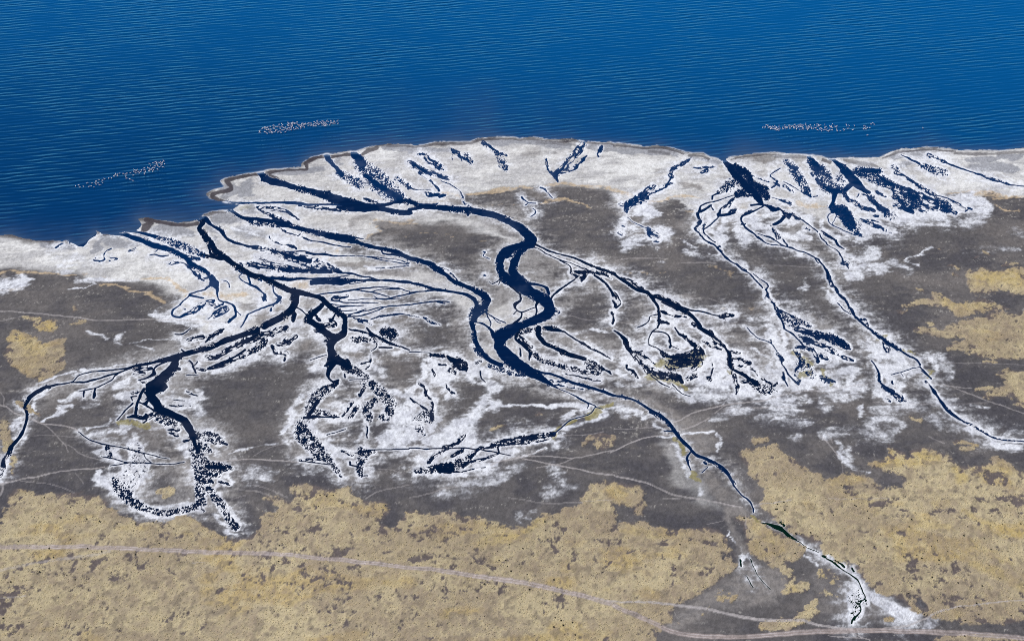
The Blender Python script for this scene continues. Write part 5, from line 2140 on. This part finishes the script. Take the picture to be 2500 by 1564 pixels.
# lake: fine sheet near the shore, coarse sheet out to the horizon
q = QUAD[lake_c].reshape(-1, 4)
used = np.zeros(NV * NU, bool); used[q.reshape(-1)] = True
ids = np.nonzero(used)[0]; rem = np.full(NV * NU, -1, np.int64); rem[ids] = np.arange(len(ids))
lco = CO[ids].copy(); lco[:, 2] = 0.0
dl = -lake_d.reshape(-1)[ids]
silt_n = fbm(X32 / 40, Y32 / 60, 131, 3).reshape(-1)[ids]
silt = np.clip(np.exp(-np.maximum(dl, 0) / (5 + 24 * silt_n)) * (.30 + .9 * silt_n), 0, .8)
uu_ = UU.reshape(-1)[ids]; vv_ = VV.reshape(-1)[ids]
foam_n = vn(X32 / 1.6, Y32 / 2.2, 141).reshape(-1)[ids]; foam_l = fbm(X32 / 22, Y32 / 22, 143, 3).reshape(-1)[ids]
foam = np.exp(-((dl - 1.6) / 1.7) ** 2) * sstep(.40, .56, foam_l + (foam_n - .5) * .25) * sstep(470, 545, uu_)
foam = np.clip(foam * 1.0, 0, 1)
base = len(lco)
top_ids = rem[IDX[0]]
far_rows = [1480, 1800, 2600, 4500, 9000, 20000, 60000]
ext = [lco]; fq = []
u_sub = list(range(0, NU, 8)) + ([NU - 1] if (NU - 1) % 8 else [])
prev = None
y_top = float(Y32[0, 0])
n_c = NU
prev = top_ids
k = base
for yy in far_rows:
    row = np.stack([X32[0] * yy / y_top, np.full(NU, yy, np.float32), np.zeros(NU, np.float32)], -1)
    ext.append(row); cur = np.arange(k, k + NU); k += NU
    fq.append(np.stack([prev[:-1], prev[1:], cur[1:], cur[:-1]], -1)); prev = cur
# sides of the lake, beyond the surveyed strip
side = np.array([[X32[0, 0], y_top, 0], [X32[0, 0] * 60000 / y_top, 60000, 0], [-90000, 60000, 0], [-90000, 1118, 0],
                 [float(X32[VL, 0]), float(Y32[VL, 0]), 0],
                 [X32[0, -1], y_top, 0], [X32[0, -1] * 60000 / y_top, 60000, 0], [90000, 60000, 0], [90000, 1300, 0],
                 [float(X32[VR, -1]), float(Y32[VR, -1]), 0]], np.float32)
ext.append(side)
s = k
fq.append(np.array([[s, s + 1, s + 2, s + 3], [s + 5, s + 8, s + 7, s + 6]]))
ltris = np.array([[s, s + 3, s + 4], [s + 5, s + 9, s + 8]])
lco = np.concatenate(ext)
lme = np_mesh("lake", lco, np.concatenate([rem[q]] + fq), ltris)
pad = np.zeros(len(lco) - base, np.float32)
attr(lme, "silt", 'FLOAT', np.concatenate([silt, pad])); attr(lme, "foam", 'FLOAT', np.concatenate([foam, pad]))
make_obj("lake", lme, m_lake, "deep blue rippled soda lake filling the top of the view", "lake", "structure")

# surrounding plain outside the surveyed strip
m_plain, N, Lk, bs = new_mat("outer_plain")
geo = N.new("ShaderNodeNewGeometry")
c = mixc(N, Lk, noise(N, Lk, geo.outputs["Position"], .012, 6, .65), lin(120, 112, 108), lin(170, 154, 118))
Lk.new(c, bs.inputs["Base Color"]); bs.inputs["Roughness"].default_value = .95
L0, L1 = (float(X32[VL, 0]), float(Y32[VL, 0])), (float(X32[-1, 0]), float(Y32[-1, 0]))
R0, R1 = (float(X32[VR, -1]), float(Y32[VR, -1])), (float(X32[-1, -1]), float(Y32[-1, -1]))
pv = np.array([[*L0, .1], [*L1, .3], [-90000, 500, .3], [-90000, 1118, .1],
               [*R0, .1], [*R1, .3], [90000, 500, .3], [90000, 1300, .1],
               [-90000, -60000, .3], [90000, -60000, .3]], np.float32)
pm = np_mesh("plain", pv, np.array([[0, 3, 2, 1], [5, 6, 7, 4], [8, 9, 6, 2], [2, 6, 5, 1]]))
make_obj("plain", pm, m_plain, "dry plain stretching away around the delta", "plain", "structure")

# ---------------------------------------------------------------- grass tufts (real clumps over the golden grass)
m_tuft, N, Lk, bs = new_mat("dry_grass")
at = N.new("ShaderNodeAttribute"); at.attribute_name = "soil"
Lk.new(at.outputs["Color"], bs.inputs["Base Color"]); bs.inputs["Roughness"].default_value = .9
bs.inputs["Specular IOR Level"].default_value = .1
NT = 34000
prob = (grassm * (.25 + .75 * sstep(.5, .35, lump)) * (1 - roadm) * sstep(520, 900, VV)).reshape(-1).astype(np.float64)
area = np.abs(np.gradient(X32, axis=1) * np.gradient(Y32, axis=0)).reshape(-1)
prob *= area; prob /= prob.sum()
pick = rng.choice(NV * NU, NT, p=prob)
tx = CO[pick, 0] + rng.normal(0, .3, NT); ty = CO[pick, 1] + rng.normal(0, .4, NT); tz = CO[pick, 2]
tr = rng.uniform(.28, .7, NT); th = tr * rng.uniform(.32, .65, NT)
ang = rng.uniform(0, 6.28, NT)
K = 4
ringA = [(math.cos(i * 2 * math.pi / K), math.sin(i * 2 * math.pi / K)) for i in range(K)]
tv = np.zeros((NT, 2 * K + 1, 3), np.float32)
for i, (c_, s_) in enumerate(ringA):
    rr = tr * rng.uniform(.75, 1.25, NT)
    for lvl, (f, z) in enumerate(((1.0, -.08), (.72, .62))):
        cx = (c_ * np.cos(ang) - s_ * np.sin(ang)) * rr * f; cy = (c_ * np.sin(ang) + s_ * np.cos(ang)) * rr * f
        tv[:, lvl * K + i] = np.stack([tx + cx, ty + cy, tz + z * th * rng.uniform(.8, 1.2, NT) if lvl else tz - .08], -1)
tv[:, 2 * K] = np.stack([tx, ty, tz + th], -1)
o_ = (np.arange(NT) * (2 * K + 1))[:, None, None]
tq = np.array([[i, (i + 1) % K, K + (i + 1) % K, K + i] for i in range(K)])[None] + o_
tt = np.array([[K + i, K + (i + 1) % K, 2 * K] for i in range(K)])[None] + o_
tm = np_mesh("dry_grass", tv.reshape(-1, 3), tq.reshape(-1, 4), tt.reshape(-1, 3))
tc = COL[pick].copy(); tc[:, :3] = tc[:, :3] * .6 + lin(186, 168, 130) * .4
tc[:, :3] *= rng.uniform(.92, 1.18, (NT, 1)).astype(np.float32)
attr(tm, "soil", 'FLOAT_COLOR', np.repeat(tc[:, None], 2 * K + 1, 1))
make_obj("dry_grass", tm, m_tuft, "golden dry grass tufts covering the lower plain", "grass", "stuff")

# dark scattered shrubs in the grass: individuals sharing a few meshes
m_shrub, N, Lk, bs = new_mat("shrub_leaves")
geo = N.new("ShaderNodeNewGeometry")
c = mixc(N, Lk, noise(N, Lk, geo.outputs["Position"], 2.5, 2), lin(46, 46, 38), lin(78, 74, 52))
Lk.new(c, bs.inputs["Base Color"]); bs.inputs["Roughness"].default_value = .9
def shrub_mesh(k):
    r = random.Random(k); V = []; F = []
    for b in range(26):                       # small leaf sprays spread through a dome
        a = r.uniform(0, 6.28); e = r.uniform(.1, 1.4); rad = .55 * r.uniform(.5, 1.1)
        c = Vector((math.cos(a) * math.cos(e) * rad, math.sin(a) * math.cos(e) * rad, .1 + math.sin(e) * rad * .9))
        d1 = Vector((r.uniform(-1, 1), r.uniform(-1, 1), r.uniform(-.3, .8))).normalized() * .32
        d2 = Vector((r.uniform(-1, 1), r.uniform(-1, 1), r.uniform(-.3, .8))).normalized() * .26
        n = len(V); V += [c - d1, c + d2, c + d1, c - d2]; F.append((n, n + 1, n + 2, n + 3))
    for a in range(4):                        # stems
        ang = a * 1.57 + .3; n = len(V)
        tip = Vector((math.cos(ang) * .3, math.sin(ang) * .3, .5))
        V += [Vector((-.03, 0, -.05)), Vector((.03, 0, -.05)), tip]; F.append((n, n + 1, n + 2))
    me = bpy.data.meshes.new("shrub"); me.from_pydata([v[:] for v in V], [], F); me.materials.append(m_shrub); me.update()
    return me
SHM = [shrub_mesh(k) for k in range(4)]
sp_ = (np.clip(grassm, 0, 1) * (1 - roadm) * sstep(.45, .65, fbm(X32 / 60, Y32 / 60, 151, 2)) * (VV > 1180) * (VV < 1560)
       * (UU > 5) * (UU < 2495)).reshape(-1).astype(np.float64)
sp_ /= sp_.sum()
for i in rng.choice(NV * NU, 150, p=sp_):
    o = bpy.data.objects.new("shrub", random.choice(SHM)); scene.collection.objects.link(o)
    o.location = CO[i]; sc_ = random.uniform(.6, 1.2); o.scale = (sc_, sc_, sc_ * .8); o.rotation_euler[2] = random.uniform(0, 6.28)
    o["label"] = "small dark shrub dotting the dry golden grass"; o["category"] = "shrub"; o["group"] = "dark shrubs in the dry grass"

# ---------------------------------------------------------------- wading birds
m_bird, N, Lk, bs = new_mat("bird_plumage")
at = N.new("ShaderNodeAttribute"); at.attribute_name = "soil"
Lk.new(at.outputs["Color"], bs.inputs["Base Color"]); bs.inputs["Roughness"].default_value = .7
def bird_mesh(pose):
    # one continuous surface: tail, body, curved neck, head, bent bill (length along +X)
    body = [(-.62, .46, .02), (-.48, .46, .10), (-.30, .46, .19), (-.08, .46, .24), (.14, .47, .21), (.28, .52, .13), (.36, .60, .075)]
    if pose == 0:    # neck raised in an S
        neck = [(.46, .74, .06), (.44, .90, .055), (.40, 1.06, .055), (.46, 1.20, .06), (.56, 1.25, .075), (.66, 1.22, .055), (.74, 1.13, .04), (.75, 1.06, .012)]
    elif pose == 1:  # head lowered to feed
        neck = [(.48, .62, .06), (.60, .55, .055), (.70, .40, .055), (.76, .24, .055), (.80, .12, .07), (.76, .03, .05), (.68, -.02, .012)]
    else:            # neck folded on the back
        neck = [(.42, .72, .06), (.34, .82, .055), (.22, .82, .055), (.18, .74, .06), (.26, .70, .07), (.36, .70, .05), (.44, .66, .012)]
    P = body + neck; V = []; F = []; C = []
    n = 7
    for i, (x, z, r) in enumerate(P):
        a = P[max(0, i - 1)]; b = P[min(len(P) - 1, i + 1)]
        t = Vector((b[0] - a[0], 0, b[1] - a[1])).normalized(); up = Vector((-t.z, 0, t.x))
        for k in range(n):
            an = 2 * math.pi * k / n
            off = Vector((0, 1, 0)) * math.cos(an) * r * (.85 if i < 6 else 1) + up * math.sin(an) * r
            V.append((x + off.x, off.y, z + off.z))
            if i >= len(P) - 2: C.append((*lin(60, 50, 55), 1))
            elif i < 2: C.append((*lin(244, 222, 220), 1))
            elif i < 6: C.append((*lin(253, 246, 244), 1))
            else: C.append((*lin(252, 240, 238), 1))
    for i in range(len(P) - 1):
        for k in range(n):
            F.append((i * n + k, i * n + (k + 1) % n, (i + 1) * n + (k + 1) % n, (i + 1) * n + k))
    F.append(tuple(range(n))[::-1]); F.append(tuple(range((len(P) - 1) * n, len(P) * n)))
    for sy in (-.07, .07):                    # long thin legs grown from the belly
        m0 = len(V)
        for (x, z, r) in ((.0, .30, .035), (.02, .05, .02), (-.02, -.28, .02)):
            for k in range(4):
                an = math.pi / 2 * k; V.append((x + math.cos(an) * r, sy + math.sin(an) * r, z)); C.append((*lin(222, 150, 150), 1))
        for i in range(2):
            for k in range(4):
                F.append((m0 + i * 4 + k, m0 + i * 4 + (k + 1) % 4, m0 + (i + 1) * 4 + (k + 1) % 4, m0 + (i + 1) * 4 + k))
    me = bpy.data.meshes.new("flamingo"); me.from_pydata(V, [], F); me.update()
    attr(me, "soil", 'FLOAT_COLOR', np.array(C, np.float32)); me.materials.append(m_bird)
    return me
BM = [bird_mesh(k) for k in range(3)]
FLOCK = (("pale pink wading bird in the strung out flock nearest the left edge", "birds in the left flock"),
         ("pale pink wading bird in the long flock near the right edge", "birds in the right flock"),
         ("single pale bird on open water right of every flock", None))
BS = 1.9
def add_bird(u, v, label, group, name="flamingo"):
    x, y = ground(u, v)
    o = bpy.data.objects.new(name, random.choice(BM)); scene.collection.objects.link(o)
    o.location = (x, y, 0.0); o.rotation_euler[2] = random.uniform(0, 6.28); s_ = BS * random.uniform(.9, 1.12); o.scale = (s_, s_, s_)
    o["label"] = label; o["category"] = "bird"
    if group: o["group"] = group
    return o
count = 0
for fi, line in enumerate(BIRDS.strip().splitlines()):
    tk = line.split(); ox, oy, sc = map(float, tk[:3])
    for p in tk[3:]:
        a, b = map(float, p.split(','))
        add_bird(ox + a / sc, oy + b / sc, *FLOCK[fi]); count += 1
band = densify([(600 + a / 4.627, 270 + b / 4.627, w / 4.627) for a, b, w in
                ((160, 240, 36), (230, 232, 90), (330, 220, 100), (450, 200, 110), (560, 180, 84), (700, 170, 50),
                 (800, 155, 74), (900, 155, 66), (980, 145, 48), (1050, 140, 34))], 1.5)
spots = []
tries = 0
while len(spots) < 140 and tries < 20000:
    tries += 1
    p = band[random.randrange(len(band))]
    if random.random() > p[2] / 18: continue
    q_ = (p[0] + random.uniform(-1, 1), p[1] + random.uniform(-.5, .5) * p[2])
    if all(abs(q_[0] - r_[0]) + 1.4 * abs(q_[1] - r_[1]) > 3.4 for r_ in spots): spots.append(q_)
n_ind = 300 - count
for s_ in spots[:n_ind]:
    add_bird(*s_, "pale pink wading bird in the dense flock left of the middle shore", "birds in the middle flock")
rest = spots[n_ind:]
if rest:                                       # past the 300 counted birds: the rest of the flock as one
    V = []; F = []; C = []
    for s_ in rest:
        x, y = ground(*s_); me = random.choice(BM); a = random.uniform(0, 6.28); sc_ = BS * random.uniform(.9, 1.1); n0 = len(V)
        for v_ in me.vertices:
            V.append((x + (v_.co.x * math.cos(a) - v_.co.y * math.sin(a)) * sc_, y + (v_.co.x * math.sin(a) + v_.co.y * math.cos(a)) * sc_, v_.co.z * sc_))
        for p_ in me.polygons: F.append([n0 + i for i in p_.vertices])
        C += [list(d.color) for d in me.attributes["soil"].data]
    fm = bpy.data.meshes.new("bird_flock"); fm.from_pydata(V, [], F); fm.update(); attr(fm, "soil", 'FLOAT_COLOR', np.array(C, np.float32))
    make_obj("bird_flock", fm, m_bird, "remaining pale birds packed into the dense flock left of the middle shore", "flock", "stuff")
